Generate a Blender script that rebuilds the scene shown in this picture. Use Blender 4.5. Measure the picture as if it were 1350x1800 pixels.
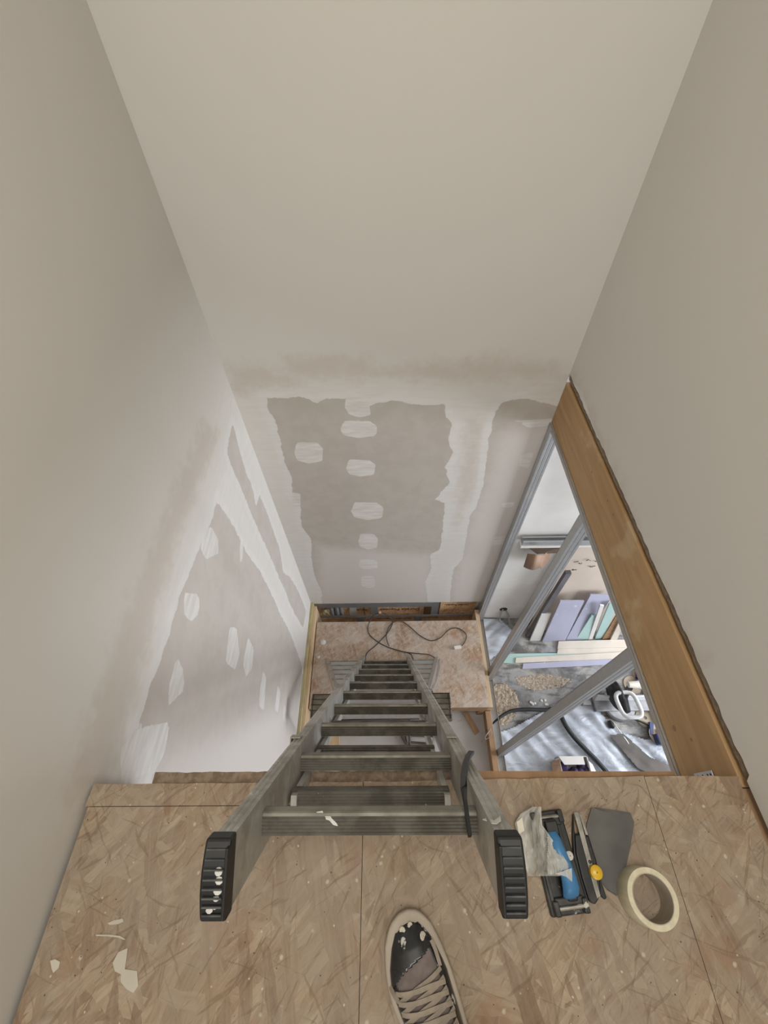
import bpy, bmesh, math, random
import numpy as np
from mathutils import Vector, Matrix, noise
random.seed(7)
for o in list(bpy.data.objects): bpy.data.objects.remove(o)
SC = bpy.context.scene; C = SC.collection
# ------------------------------------------------------------------ camera
HZ = 3.65                                   # eye height above the lower floor
F = 740.0                                   # focal length in pixels of a 1350 x 1800 frame
PITCH, ROLL, YAW = math.radians(37.025), math.radians(-.958), math.radians(.818)
R = Matrix.Rotation(PITCH, 3, 'X') @ Matrix.Rotation(YAW, 3, 'Y') @ Matrix.Rotation(ROLL, 3, 'Z')
cd = bpy.data.cameras.new('camera'); cam = bpy.data.objects.new('camera', cd); C.objects.link(cam)
cd.sensor_fit = 'VERTICAL'; cd.sensor_height = 24; cd.lens = F * 24 / 1800; cd.clip_start = .02
cam.matrix_world = Matrix.Translation((0, 0, HZ)) @ R.to_4x4()
SC.camera = cam
# ------------------------------------------------------------------ light
SC.view_settings.view_transform = 'Standard'; SC.view_settings.look = 'None'
SC.view_settings.exposure = 0.0; SC.view_settings.gamma = 1
W = bpy.data.worlds.new('world'); SC.world = W; W.use_nodes = True
W.node_tree.nodes['Background'].inputs[0].default_value = (.82, .9, 1, 1)
W.node_tree.nodes['Background'].inputs[1].default_value = 1.6
def area(name, loc, to, sx, sy, power, col):
    l = bpy.data.lights.new(name, 'AREA'); l.shape = 'RECTANGLE'; l.size = sx; l.size_y = sy
    l.energy = power; l.color = col
    o = bpy.data.objects.new(name, l); C.objects.link(o); o.location = loc
    o.rotation_euler = (Vector(to) - Vector(loc)).to_track_quat('-Z', 'Y').to_euler()
    return o
area('daylight_lower_window', (3.95, .3, 1.35), (0, .5, .9), 2.0, 1.7, 160, (.88, .93, 1))
area('added_upper_fill', (.05, -2.9, 4.0), (0, 1.5, 3.2), 1.2, 1.3, 22, (1, .97, .90))  # added fill from behind the camera, set in an unseen window
area('added_ceiling_fill', (.04, -.2, 5.0), (.04, -.1, 2.5), .6, .9, 31, (1, .96, .88))  # added overhead fill to even out the side walls, no lamp seen

# ------------------------------------------------------------------ helpers
def ray(u, v): return R @ Vector(((u - 675) / F, (900 - v) / F, -1))
def aZ(u, v, z): d = ray(u, v); d = d * ((z - HZ) / d.z); return Vector((d.x, d.y, z))
def aY(u, v, y): d = ray(u, v); d = d * (y / d.y); return Vector((d.x, y, HZ + d.z))
def aX(u, v, x): d = ray(u, v); d = d * (x / d.x); return Vector((x, d.y, HZ + d.z))

def thing(name, label, cat, loc=(0, 0, 0), group=None):
    o = bpy.data.objects.new(name, None); C.objects.link(o); o.location = loc; o.empty_display_size = .05
    o['label'] = label; o['category'] = cat
    if group: o['group'] = group
    return o
def tag(o, label, cat, group=None):
    o['label'] = label; o['category'] = cat
    if group: o['group'] = group
    return o
class MB:
    def __init__(s): s.v = []; s.f = []
    def add(s, vs, fs):
        k = len(s.v); s.v += [tuple(p) for p in vs]; s.f += [tuple(i + k for i in f) for f in fs]; return s
    def box(s, a, b):
        x0, y0, z0 = a; x1, y1, z1 = b
        return s.add([(x0,y0,z0),(x1,y0,z0),(x1,y1,z0),(x0,y1,z0),(x0,y0,z1),(x1,y0,z1),(x1,y1,z1),(x0,y1,z1)],
                     [(0,3,2,1),(4,5,6,7),(0,1,5,4),(1,2,6,5),(2,3,7,6),(3,0,4,7)])
    def obox(s, c, ax, ay, az, hx, hy, hz):      # oriented box with half sizes
        c = Vector(c); ax, ay, az = Vector(ax).normalized(), Vector(ay).normalized(), Vector(az).normalized()
        vs = [c + ax*hx*i + ay*hy*j + az*hz*k for k in (-1,1) for i, j in ((-1,-1),(1,-1),(1,1),(-1,1))]
        return s.add(vs, [(0,3,2,1),(4,5,6,7),(0,1,5,4),(1,2,6,5),(2,3,7,6),(3,0,4,7)])
    def prism(s, poly, off):                     # polygon of 3-D points swept by off
        n = len(poly); off = Vector(off)
        vs = [Vector(p) for p in poly] + [Vector(p) + off for p in poly]
        return s.add(vs, [tuple(range(n-1,-1,-1)), tuple(range(n,2*n))] + [(i,(i+1)%n,(i+1)%n+n,i+n) for i in range(n)])
    def tube(s, pts, r, n=8, cap=True):
        pts = [Vector(p) for p in pts]; k = len(s.v); m = len(pts); up = None
        for i, p in enumerate(pts):
            t = (pts[min(i+1,m-1)] - pts[max(i-1,0)]).normalized()
            if up is None: up = t.orthogonal().normalized()
            else:
                up = (up - t*up.dot(t)); up = up.normalized() if up.length > 1e-6 else t.orthogonal().normalized()
            w = t.cross(up); rr = r[i] if isinstance(r, (list, tuple)) else r
            for j in range(n):
                a = 2*math.pi*j/n; s.v.append(tuple(p + (up*math.cos(a) + w*math.sin(a))*rr))
        for i in range(m-1):
            for j in range(n): s.f.append((k+i*n+j, k+i*n+(j+1)%n, k+(i+1)*n+(j+1)%n, k+(i+1)*n+j))
        if cap: s.f.append(tuple(k+j for j in range(n-1,-1,-1))); s.f.append(tuple(k+(m-1)*n+j for j in range(n)))
        return s
    def ribbon(s, pts, w, th, nrm=(0,0,1)):      # flat strip
        pts = [Vector(p) for p in pts]; k = len(s.v); m = len(pts)
        for i, p in enumerate(pts):
            t = (pts[min(i+1,m-1)] - pts[max(i-1,0)]).normalized(); nn = Vector(nrm[i] if isinstance(nrm, list) else nrm)
            sd = t.cross(nn).normalized(); nn = sd.cross(t)
            for a, b in ((-1,-1),(1,-1),(1,1),(-1,1)): s.v.append(tuple(p + sd*a*w/2 + nn*b*th/2))
        for i in range(m-1):
            for j in range(4): s.f.append((k+i*4+j, k+i*4+(j+1)%4, k+(i+1)*4+(j+1)%4, k+(i+1)*4+j))
        s.f.append((k+3,k+2,k+1,k)); s.f.append(tuple(k+(m-1)*4+j for j in range(4)))
        return s
    def disc(s, c, ax, r, h, n=24):
        ax = Vector(ax).normalized(); c = Vector(c); return s.tube([c, c + ax*h], r, n)
    def lathe(s, c, ax, prof, n=32, closed=False):
        ax = Vector(ax).normalized(); u = ax.orthogonal().normalized(); w = ax.cross(u); c = Vector(c); k = len(s.v); m = len(prof)
        for r, h in prof:
            for j in range(n):
                a = 2*math.pi*j/n; s.v.append(tuple(c + ax*h + (u*math.cos(a)+w*math.sin(a))*r))
        for i in range(m if closed else m-1):
            i2 = (i+1) % m
            for j in range(n): s.f.append((k+i*n+j, k+i*n+(j+1)%n, k+i2*n+(j+1)%n, k+i2*n+j))
        return s
    def build(s, name, m, parent=None, smooth=False, bev=0, seg=2, sub=0):
        me = bpy.data.meshes.new(name); me.from_pydata(s.v, [], s.f); me.update()
        bm = bmesh.new(); bm.from_mesh(me); bmesh.ops.recalc_face_normals(bm, faces=bm.faces)
        if bev: bmesh.ops.bevel(bm, geom=[e for e in bm.edges if e.is_manifold and e.calc_face_angle(0) > .5], offset=bev, segments=seg, affect='EDGES', profile=.5, clamp_overlap=True)
        bm.to_mesh(me); bm.free()
        if smooth:
            me.polygons.foreach_set('use_smooth', [True]*len(me.polygons))
            try: me.set_sharp_from_angle(angle=math.radians(40 if smooth is True else smooth))
            except Exception: pass
        if m: me.materials.append(m)
        o = bpy.data.objects.new(name, me); C.objects.link(o)
        if sub: mo = o.modifiers.new('sub', 'SUBSURF'); mo.levels = sub; mo.render_levels = sub
        return o
_b = MB.build
def build(s, name, m, parent=None, **k):
    o = _b(s, name, m, None, **k)
    if parent is not None:
        o.parent = parent
        o.matrix_parent_inverse = Matrix.Translation(-Vector(parent.location)) if parent.parent is None else Matrix.Identity(4)
    return o
MB.build = build
def st(o): o['kind'] = 'structure'; return o

# ------------------------------------------------------------------ materials
def N(nt, t, **k):
    n = nt.nodes.new(t)
    for a, b in k.items():
        if a.startswith('i_'): n.inputs[a[2:].replace('_', ' ')].default_value = b
        else: setattr(n, a, b)
    return n
def newmat(name, rough=.6, metal=0, spec=.5):
    m = bpy.data.materials.new(name); m.use_nodes = True; nt = m.node_tree; p = nt.nodes['Principled BSDF']
    p.inputs['Roughness'].default_value = rough; p.inputs['Metallic'].default_value = metal
    p.inputs['Specular IOR Level'].default_value = spec
    return m, nt, p
def L(nt, a, b): nt.links.new(a, b)
def coords(nt, scale=(1,1,1), rot=(0,0,0), src='Object'):
    tc = N(nt, 'ShaderNodeTexCoord'); mp = N(nt, 'ShaderNodeMapping'); L(nt, tc.outputs[src], mp.inputs[0])
    mp.inputs['Scale'].default_value = scale; mp.inputs['Rotation'].default_value = rot
    return mp.outputs[0]
def noise_fac(nt, vec, scale, lo=.4, hi=.6, detail=4, rough=.55, dist=0):
    n = N(nt, 'ShaderNodeTexNoise'); n.inputs['Scale'].default_value = scale; n.inputs['Detail'].default_value = detail
    n.inputs['Roughness'].default_value = rough; n.inputs['Distortion'].default_value = dist; L(nt, vec, n.inputs['Vector'])
    r = N(nt, 'ShaderNodeMapRange'); r.inputs['From Min'].default_value = lo; r.inputs['From Max'].default_value = hi
    r.interpolation_type = 'SMOOTHSTEP'; L(nt, n.outputs[0], r.inputs[0]); return r.outputs[0]
def mix(nt, fac, a, b):
    m = N(nt, 'ShaderNodeMix', data_type='RGBA')
    if isinstance(fac, (int, float)): m.inputs[0].default_value = fac
    else: L(nt, fac, m.inputs[0])
    for i, c in ((6, a), (7, b)):
        if isinstance(c, tuple): m.inputs[i].default_value = (*c[:3], 1)
        else: L(nt, c, m.inputs[i])
    return m.outputs[2]
def mul(nt, a, k):
    m = N(nt, 'ShaderNodeMath', operation='MULTIPLY'); L(nt, a, m.inputs[0])
    if isinstance(k, (int, float)): m.inputs[1].default_value = k
    else: L(nt, k, m.inputs[1])
    return m.outputs[0]
def bump(nt, p, h, strength=.3, dist=.002):
    b = N(nt, 'ShaderNodeBump'); b.inputs['Strength'].default_value = strength; b.inputs['Distance'].default_value = dist
    L(nt, h, b.inputs['Height']); L(nt, b.outputs[0], p.inputs['Normal'])
def simple(name, c1, c2=None, scale=(8,8,8), rough=.6, metal=0, lo=.35, hi=.65, bmp=0, bd=.001, spk=None, spkc=(.8,.78,.72), rot=(0,0,0), spksc=14, detail=4):
    m, nt, p = newmat(name, rough, metal)
    if c2 is None: c2 = tuple(x*.82 for x in c1)
    vec = coords(nt, scale, rot); f = noise_fac(nt, vec, 1, lo, hi, detail); col = mix(nt, f, c1, c2)
    if spk:
        v2 = coords(nt); g = noise_fac(nt, v2, spksc, spk, spk + .03, 5, .6, .4); col = mix(nt, g, col, spkc)
        rr = N(nt, 'ShaderNodeMapRange'); rr.inputs['To Min'].default_value = rough; rr.inputs['To Max'].default_value = .9; L(nt, g, rr.inputs[0]); L(nt, rr.outputs[0], p.inputs['Roughness'])
        if metal:
            r2 = N(nt, 'ShaderNodeMapRange'); r2.inputs['To Min'].default_value = metal; r2.inputs['To Max'].default_value = 0; L(nt, g, r2.inputs[0]); L(nt, r2.outputs[0], p.inputs['Metallic'])
    L(nt, col, p.inputs['Base Color'])
    if bmp: bump(nt, p, f, bmp, bd)
    return m
def stretch(nt, vec, rz, k):
    mp = N(nt, 'ShaderNodeMapping'); L(nt, vec, mp.inputs[0]); mp.inputs['Rotation'].default_value = (0, 0, rz)
    vm = N(nt, 'ShaderNodeVectorMath', operation='MULTIPLY'); L(nt, mp.outputs[0], vm.inputs[0]); vm.inputs[1].default_value = k; return vm.outputs[0]
def osb(name, tint=(1,1,1), dust=.42, dustc=(.36,.31,.255), sc=1.0, dusth=.16, red=.5, perm=False):
    """pressed strands lying in many directions: stretched random cells over warped coordinates, several layers"""
    m, nt, p = newmat(name, .8, 0, .25)
    base = coords(nt)
    wn = N(nt, 'ShaderNodeTexNoise'); wn.inputs['Scale'].default_value = 16*sc; wn.inputs['Detail'].default_value = 3; L(nt, base, wn.inputs['Vector'])
    ws = N(nt, 'ShaderNodeVectorMath', operation='SUBTRACT'); L(nt, wn.outputs['Color'], ws.inputs[0]); ws.inputs[1].default_value = (.5,.5,.5)
    wsc = N(nt, 'ShaderNodeVectorMath', operation='SCALE'); L(nt, ws.outputs[0], wsc.inputs[0]); wsc.inputs['Scale'].default_value = .013/sc
    wadd = N(nt, 'ShaderNodeVectorMath', operation='ADD'); L(nt, base, wadd.inputs[0]); L(nt, wsc.outputs[0], wadd.inputs[1])
    col = None; hgt = None
    cols = [((.37,.285,.20),(.255,.18,.122)), ((.42,.335,.24),(.225,.15,.10)), ((.32,.235,.165),(.43,.355,.265)), ((.26,.185,.13),(.36,.275,.195)), ((.45,.37,.275),(.29,.21,.145)), ((.20,.13,.09),(.34,.255,.18))]
    for i, (rz, s1, s2) in enumerate(((.35,46,11),(1.05,60,9),(1.75,40,13),(2.45,66,10),(.8,80,15),(2.9,52,11))):
        mp = N(nt, 'ShaderNodeMapping'); L(nt, wadd.outputs[0], mp.inputs[0]); mp.inputs['Rotation'].default_value = (0, rz, 0) if perm else (0, 0, rz)
        va = N(nt, 'ShaderNodeVectorMath', operation='MULTIPLY'); L(nt, mp.outputs[0], va.inputs[0]); va.inputs[1].default_value = (s1*sc, s2*sc, s1*sc) if not perm else (s1*sc, 1, s2*sc)
        vo = N(nt, 'ShaderNodeTexVoronoi'); vo.inputs['Scale'].default_value = 1; L(nt, va.outputs[0], vo.inputs['Vector'])
        sp = N(nt, 'ShaderNodeSeparateColor'); L(nt, vo.outputs['Color'], sp.inputs[0])
        gr = N(nt, 'ShaderNodeTexNoise'); gr.inputs['Scale'].default_value = 1; gr.inputs['Detail'].default_value = 5; gr.inputs['Roughness'].default_value = .65
        vb = N(nt, 'ShaderNodeVectorMath', operation='MULTIPLY'); L(nt, va.outputs[0], vb.inputs[0]); vb.inputs[1].default_value = (3.2, .55, 3.2) if not perm else (3.2, 1, .55); L(nt, vb.outputs[0], gr.inputs['Vector'])
        f = N(nt, 'ShaderNodeMath', operation='MULTIPLY_ADD'); L(nt, gr.outputs[0], f.inputs[0]); f.inputs[1].default_value = 2.2
        h_ = N(nt, 'ShaderNodeMath', operation='MULTIPLY'); L(nt, sp.outputs[0], h_.inputs[0]); h_.inputs[1].default_value = .75; L(nt, h_.outputs[0], f.inputs[2])
        g = N(nt, 'ShaderNodeMath', operation='SUBTRACT'); L(nt, f.outputs[0], g.inputs[0]); g.inputs[1].default_value = .95; g.use_clamp = True
        c = mix(nt, g.outputs[0], cols[i][0], cols[i][1])
        if col is None: col = c; hgt = g.outputs[0]
        else:
            th = N(nt, 'ShaderNodeMapRange'); L(nt, sp.outputs[2], th.inputs[0]); th.inputs['From Min'].default_value = .62; th.inputs['From Max'].default_value = .68; th.inputs['To Max'].default_value = .85
            col = mix(nt, th.outputs[0], col, c)
            mm = N(nt, 'ShaderNodeMix'); L(nt, th.outputs[0], mm.inputs[0]); L(nt, hgt, mm.inputs[2]); L(nt, g.outputs[0], mm.inputs[3]); hgt = mm.outputs[0]
    col = mix(nt, mul(nt, noise_fac(nt, base, 9, .54, .68, 5), red), col, (.285,.155,.095))
    d1 = noise_fac(nt, base, 6, .36, .60, 7, .68); col = mix(nt, mul(nt, d1, dust), col, dustc)
    d2 = noise_fac(nt, stretch(nt, base, 1.0, (55, 8, 10)), 1, .52, .74, 6, .65); col = mix(nt, mul(nt, d2, dusth*2.4), col, tuple(min(1, x*1.28) for x in dustc))
    d2 = noise_fac(nt, stretch(nt, base, .2, (50, 9, 10)), 1, .54, .72, 6, .65); col = mix(nt, mul(nt, d2, dusth*2), col, tuple(min(1, x*1.2) for x in dustc))
    for rz_, lo_, sx2, sy2, st_ in ((-.5,.61,11,95,.45),(.9,.62,9,85,.4),(2.1,.61,13,120,.45),(1.5,.63,10,90,.35),(.3,.64,7,150,.4)):
        mp = N(nt, 'ShaderNodeMapping'); L(nt, wadd.outputs[0], mp.inputs[0]); mp.inputs['Rotation'].default_value = (0,0,rz_)
        vm = N(nt, 'ShaderNodeVectorMath', operation='MULTIPLY'); L(nt, mp.outputs[0], vm.inputs[0]); vm.inputs[1].default_value = (sx2*sc, sy2*sc, 10)
        d3 = noise_fac(nt, vm.outputs[0], 1, lo_, lo_+.07, 3); col = mix(nt, mul(nt, d3, st_), col, (.17,.115,.078))
    for scv, th_, cv_ in ((38,.84,(.50,.45,.375)), (110,.90,(.07,.05,.035)), (75,.88,(.55,.50,.43))):
        vo = N(nt, 'ShaderNodeTexVoronoi'); vo.inputs['Scale'].default_value = scv; L(nt, wadd.outputs[0], vo.inputs['Vector'])
        r = N(nt, 'ShaderNodeMapRange'); r.inputs['From Min'].default_value = .17; r.inputs['From Max'].default_value = .08; L(nt, vo.outputs['Distance'], r.inputs[0])
        cc = N(nt, 'ShaderNodeSeparateColor'); L(nt, vo.outputs['Color'], cc.inputs[0]); t = N(nt, 'ShaderNodeMath', operation='GREATER_THAN'); L(nt, cc.outputs[0], t.inputs[0]); t.inputs[1].default_value = th_
        col = mix(nt, mul(nt, r.outputs[0], t.outputs[0]), col, cv_)
    mt = N(nt, 'ShaderNodeMix', data_type='RGBA', blend_type='MULTIPLY'); mt.inputs[0].default_value = 1; L(nt, col, mt.inputs[6]); mt.inputs[7].default_value = (*tint, 1)
    L(nt, mt.outputs[2], p.inputs['Base Color']); bump(nt, p, hgt, .4, .0012)
    return m
PAINT = (.60,.575,.535)
def plaster(name, base=PAINT, axis='b'):
    """paint above, bare board and joint compound below: mesh attributes hold signed distances to the
    hand-laid compound shapes, noise frays their edges"""
    m, nt, p = newmat(name, .85, 0, .2)
    v = coords(nt)
    big = noise_fac(nt, v, 1.1, .3, .7, 3); col = mix(nt, mul(nt, big, .35), base, tuple(x*.95 for x in base))
    fr = N(nt, 'ShaderNodeTexNoise'); fr.inputs['Scale'].default_value = 22; fr.inputs['Detail'].default_value = 6; fr.inputs['Roughness'].default_value = .6; L(nt, v, fr.inputs['Vector'])
    fine = noise_fac(nt, coords(nt, (6, 6, 40) if axis == 'b' else (6, 6, 34), (0,0,0)), 1.5, .3, .7, 6)
    def msk(attr, amp, w, off=0):
        a = N(nt, 'ShaderNodeAttribute', attribute_name=attr)
        q = N(nt, 'ShaderNodeMath', operation='MULTIPLY_ADD'); s = N(nt, 'ShaderNodeMath', operation='SUBTRACT'); L(nt, fr.outputs[0], s.inputs[0]); s.inputs[1].default_value = .5
        L(nt, s.outputs[0], q.inputs[0]); q.inputs[1].default_value = amp; L(nt, a.outputs['Fac'], q.inputs[2])
        r = N(nt, 'ShaderNodeMapRange'); r.interpolation_type = 'SMOOTHSTEP'; r.inputs['From Min'].default_value = off - w; r.inputs['From Max'].default_value = off + w
        L(nt, q.outputs[0], r.inputs[0]); return r.outputs[0]
    comp = msk('zone', .25, .10)                         # lower zone that has not been painted yet
    cc = mix(nt, fine, (.635,.605,.57), (.60,.567,.53)); col = mix(nt, mul(nt, comp, .75), col, cc)
    sm = msk('smear', .16, .045); col = mix(nt, mul(nt, sm, .50), col, (.47,.405,.345))
    halo = msk('bare', .03, .012, -.035); col = mix(nt, mul(nt, halo, .75), col, mix(nt, fine, (.65,.63,.605), (.61,.59,.565)))
    b = msk('bare', .035, .0022); bc = mix(nt, noise_fac(nt, v, 14, .35, .65, 5), (.425,.385,.34) if axis == 'b' else (.46,.415,.375), (.455,.415,.37) if axis == 'b' else (.49,.445,.405))
    bc = mix(nt, msk('warm', .1, .08), bc, (.56,.515,.48)); col = mix(nt, b, col, bc)
    pt = msk('patch', .012, .002); col = mix(nt, mul(nt, pt, .92), col, mix(nt, fine, (.67,.645,.615), (.56,.53,.50)))
    L(nt, col, p.inputs['Base Color'])
    h = N(nt, 'ShaderNodeMath', operation='SUBTRACT'); L(nt, fr.outputs[0], h.inputs[0]); L(nt, b, h.inputs[1]); bump(nt, p, h.outputs[0], .12, .002)
    return m
def wood(name, c1, c2, sc=(3,3,60), rough=.6, knots=True, stain=None):
    m, nt, p = newmat(name, rough, 0, .3)
    v = coords(nt, sc); f = noise_fac(nt, v, 1, .3, .7, 5, .6, .6); col = mix(nt, f, c1, c2)
    w = coords(nt, tuple(x*.5 for x in sc)); g = noise_fac(nt, w, 1, .56, .7, 3); col = mix(nt, mul(nt, g, .45), col, tuple(x*.62 for x in c1))
    if stain: s = noise_fac(nt, coords(nt), 5, .56, .66, 5); col = mix(nt, mul(nt, s, .5), col, stain)
    L(nt, col, p.inputs['Base Color']); bump(nt, p, f, .25, .0008)
    return m
def metal(name, c, rough=.45, dirt=(.20,.185,.15), dl=.5, groove=None, met=.8, ds=9):
    m, nt, p = newmat(name, rough, met)
    v = coords(nt); f = noise_fac(nt, v, ds, dl, dl + .2, 6, .65); g = noise_fac(nt, v, 70, .35, .65, 3)
    col = mix(nt, mul(nt, g, .3), c, tuple(x*.75 for x in c)); col = mix(nt, f, col, dirt)
    s = noise_fac(nt, v, 30, .70, .74, 5, .6, .5); col = mix(nt, s, col, (.62,.60,.54))
    L(nt, col, p.inputs['Base Color'])
    r = N(nt, 'ShaderNodeMapRange'); r.inputs['To Min'].default_value = met; r.inputs['To Max'].default_value = .15; L(nt, f, r.inputs[0]); L(nt, r.outputs[0], p.inputs['Metallic'])
    bump(nt, p, g, .08, .0005)
    return m
M_PB = plaster('painted_plaster_back'); M_PL = plaster('painted_plaster_left', axis='l'); M_PR = plaster('painted_plaster_right', (.60,.575,.53))
M_WHITE = simple('white_plasterboard', (.66,.64,.61), (.60,.575,.55), (3,3,3), .85)
M_CEIL = simple('ceiling_paint', (.66,.64,.60), None, (2,2,2), .9)
M_OSB = osb('dusty_osb', (.90,.875,.83), .5, (.355,.31,.262)); M_OSBE = simple('board_edge_fibre', (.27,.20,.14), (.17,.12,.08), (60,60,200), .9, bmp=.6, bd=.003)
M_OSB2 = osb('platform_osb', (1.15,1.08,1.04), .8, (.42,.385,.345), 1.25, .3, .75)
M_OSB3 = osb('wall_osb', (2.7,2.25,1.75), .1, (.4,.36,.3), 1.3, .1, .1, perm=True)
M_BEAM = wood('yellow_beam', (.435,.275,.135), (.36,.22,.10), (26,3,30), .55, stain=(.52,.40,.25))
M_TIMB = wood('pale_timber', (.60,.46,.30), (.48,.33,.19), (20,4,30), .7)
M_TIMO = wood('olive_timber', (.50,.43,.24), (.36,.30,.16), (20,4,30), .8, stain=(.25,.22,.16))
M_TIMD = wood('brown_timber', (.36,.22,.12), (.25,.15,.08), (20,4,30), .7)
M_RAIL = metal('ladder_aluminium', (.50,.49,.455), .5, (.27,.25,.215), .42, met=.6)
M_RUNG = metal('dirty_rung', (.125,.115,.095), .6, (.06,.053,.040), .40, met=.3, ds=14)
M_TREAD = simple('worn_rung_edge', (.27,.255,.21), (.17,.155,.125), (20,20,20), .5, .4)
M_RUB = simple('black_rubber', (.003,.003,.0033), (.007,.007,.0075), (30,30,30), .5, spk=.66, spkc=(.60,.60,.58), spksc=16)
M_RUBR = simple('worn_rubber_rib', (.075,.075,.073), (.03,.03,.03), (40,40,40), .5)
M_RUBB = simple('dusty_brown_rubber', (.16,.13,.09), (.10,.08,.055), (20,20,20), .6, spk=.62, spkc=(.3,.27,.21))
M_STEEL = metal('galvanised_steel', (.50,.51,.52), .38, (.42,.41,.40), .55, met=.75)
M_STEELD = metal('dusty_galvanised_steel', (.42,.42,.42), .5, (.36,.33,.30), .42, met=.55)
M_BLK = simple('black_plastic', (.006,.006,.0065), (.012,.012,.012), (20,20,20), .45)
M_BLKD = simple('dusty_black_plastic', (.007,.007,.007), (.05,.047,.042), (24,24,24), .4, lo=.45, hi=.75, spk=.66, spkc=(.5,.48,.43))
M_CABLE = simple('black_cable', (.02,.018,.018), (.05,.045,.045), (30,30,30), .5)
M_CONC = None

# ------------------------------------------------------------------ levels (metres, from the calibrated camera)
XL, XR, YB, YE = -.677, .764, 1.523, .088
ZU = HZ - 1.10                              # upper floor
ZP = .30                                    # platform in the stairwell

# ---- walls as grids with signed-distance attributes
def sdf(P, poly):                            # P (n,2) poly list -> + inside
    poly = np.array(poly, float); n = len(poly); d = np.full(len(P), 1e9); ins = np.zeros(len(P), bool)
    for i in range(n):
        a = poly[i]; b = poly[(i+1) % n]; e = b - a; w = P - a
        t = np.clip((w @ e) / max(e @ e, 1e-12), 0, 1); q = w - t[:,None]*e; d = np.minimum(d, (q**2).sum(1))
        c = ((a[1] <= P[:,1]) & (b[1] > P[:,1])) | ((b[1] <= P[:,1]) & (a[1] > P[:,1]))
        with np.errstate(divide='ignore', invalid='ignore'): xi = a[0] + (P[:,1]-a[1])*(b[0]-a[0])/(b[1]-a[1] if b[1] != a[1] else 1e-9)
        ins ^= c & (P[:,0] < xi)
    return np.where(ins, 1, -1)*np.sqrt(d)
def wall_grid(name, m, org, eu, ev, nu, nv, zones, proj, th=.0125, bottom=None):
    """front face = grid, plus a slab behind it for thickness"""
    org = np.array(org, float); eu = np.array(eu, float); ev = np.array(ev, float)
    jj, ii = np.meshgrid(np.arange(nv+1), np.arange(nu+1), indexing='ij')
    P = org + ii[...,None]/nu*eu + jj[...,None]/nv*ev; P = P.reshape(-1, 3)
    if bottom is not None: P[:nu+1] = [bottom(q) for q in P[:nu+1]]
    idx = (jj[:-1,:-1]*(nu+1) + ii[:-1,:-1]).ravel(); fs = np.stack([idx, idx+1, idx+nu+2, idx+nu+1], 1)
    nrm = np.cross(eu, ev); nrm = nrm/np.linalg.norm(nrm)
    ring = list(range(nu+1)) + [j*(nu+1)+nu for j in range(1, nv+1)] + [nv*(nu+1)+i for i in range(nu-1, -1, -1)] + [j*(nu+1) for j in range(nv-1, 0, -1)]
    k = len(P); back = P[ring] - nrm*th; V = np.vstack([P, back]); r = len(ring)
    F2 = [tuple(f) for f in fs.tolist()] + [(ring[(q+1)%r], ring[q], k+q, k+(q+1)%r) for q in range(r)] + [tuple(k+q for q in range(r-1, -1, -1))]
    me = bpy.data.meshes.new(name); me.from_pydata(V.tolist(), [], F2); me.update()
    uv = V[:, proj]
    for an in ('zone', 'smear', 'bare', 'warm', 'patch'):
        val = np.full(len(V), -1.0)
        for pl in zones.get(an, []): val = np.maximum(val, sdf(uv, pl))
        at = me.attributes.new(an, 'FLOAT', 'POINT'); at.data.foreach_set('value', val.astype(np.float32))
    me.materials.append(m); o = bpy.data.objects.new(name, me); C.objects.link(o); return st(o)
def pY(pts): return [((q := aY(u, v, YB)).x, q.z) for u, v in pts]
def pX(pts, x=XL): return [((q := aX(u, v, x)).y, q.z) for u, v in pts]
def blob(x0, y0, x1, y1, skew=0):
    return [(x0+(x1-x0)*.1+skew, y0), (x0+(x1-x0)*.8+skew, y0+(y1-y0)*.02), (x1, y0+(y1-y0)*.3), (x1-(x1-x0)*.03-skew, y1-(y1-y0)*.12), (x0+(x1-x0)*.5-skew, y1), (x0+(x1-x0)*.1-skew, y1-(y1-y0)*.15), (x0, y0+(y1-y0)*.5)]
zb = dict(
 zone=[pY([(380,668),(560,650),(800,655),(1010,650),(1000,720),(850,1085),(530,1085),(400,700)])],
 smear=[pY([(500,632),(640,628),(660,650),(760,636),(860,628),(985,640),(990,664),(860,668),(700,664),(520,662)]), pY([(400,640),(470,645),(520,672),(412,690)]), pY([(820,740),(850,738),(835,860),(800,930),(808,860)])],
 bare=[pY([(468,699),(500,700),(528,697),(556,708),(572,700),(612,700),(650,712),(690,704),(740,712),(782,710),(783,732),(796,745),(787,772),(796,798),(783,820),(790,850),(775,865),(764,878),(782,884),(778,930),(773,965),(756,975),(758,1000),(748,1022),(752,1062),(566,1066),(566,1040),(552,1012),(547,978),(548,950),(530,925),(528,890),(514,870),(512,835),(500,810),(492,770),(482,738),(472,722)]),
       pY([(872,722),(884,706),(920,700),(985,715),(985,740),(850,1085),(788,1085),(792,1040),(797,1000),(812,985),(822,930),(826,905),(838,890),(850,850),(856,800),(862,760)])],
 warm=[pY([(880,760),(960,745),(985,750),(850,1090),(780,1090),(800,1000),(830,900),(855,850)]), pY([(560,960),(760,975),(760,1100),(560,1100)])],
 patch=[pY(blob(*b)) for b in ((606,698,650,734,-3),(598,740,663,770),(517,777,568,815),(608,808,660,838),(617,883,674,914),(630,938,664,966),(630,983,664,1001),(634,1012,660,1034))] +
       [pY([(512,865),(528,868),(528,892),(514,890)]), pY([(905,740),(975,735),(965,748),(930,752)]), pY([(915,800),(938,795),(930,822),(912,820)]), pY([(880,885),(905,882),(900,892),(884,892)]), pY([(868,945),(890,940),(884,958),(866,960)])])
wall_grid('wall_back', M_PB, (XL, YB, .36), (1.441, 0, 0), (0, 0, 4.75), 100, 240, zb, [0,2])
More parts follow.
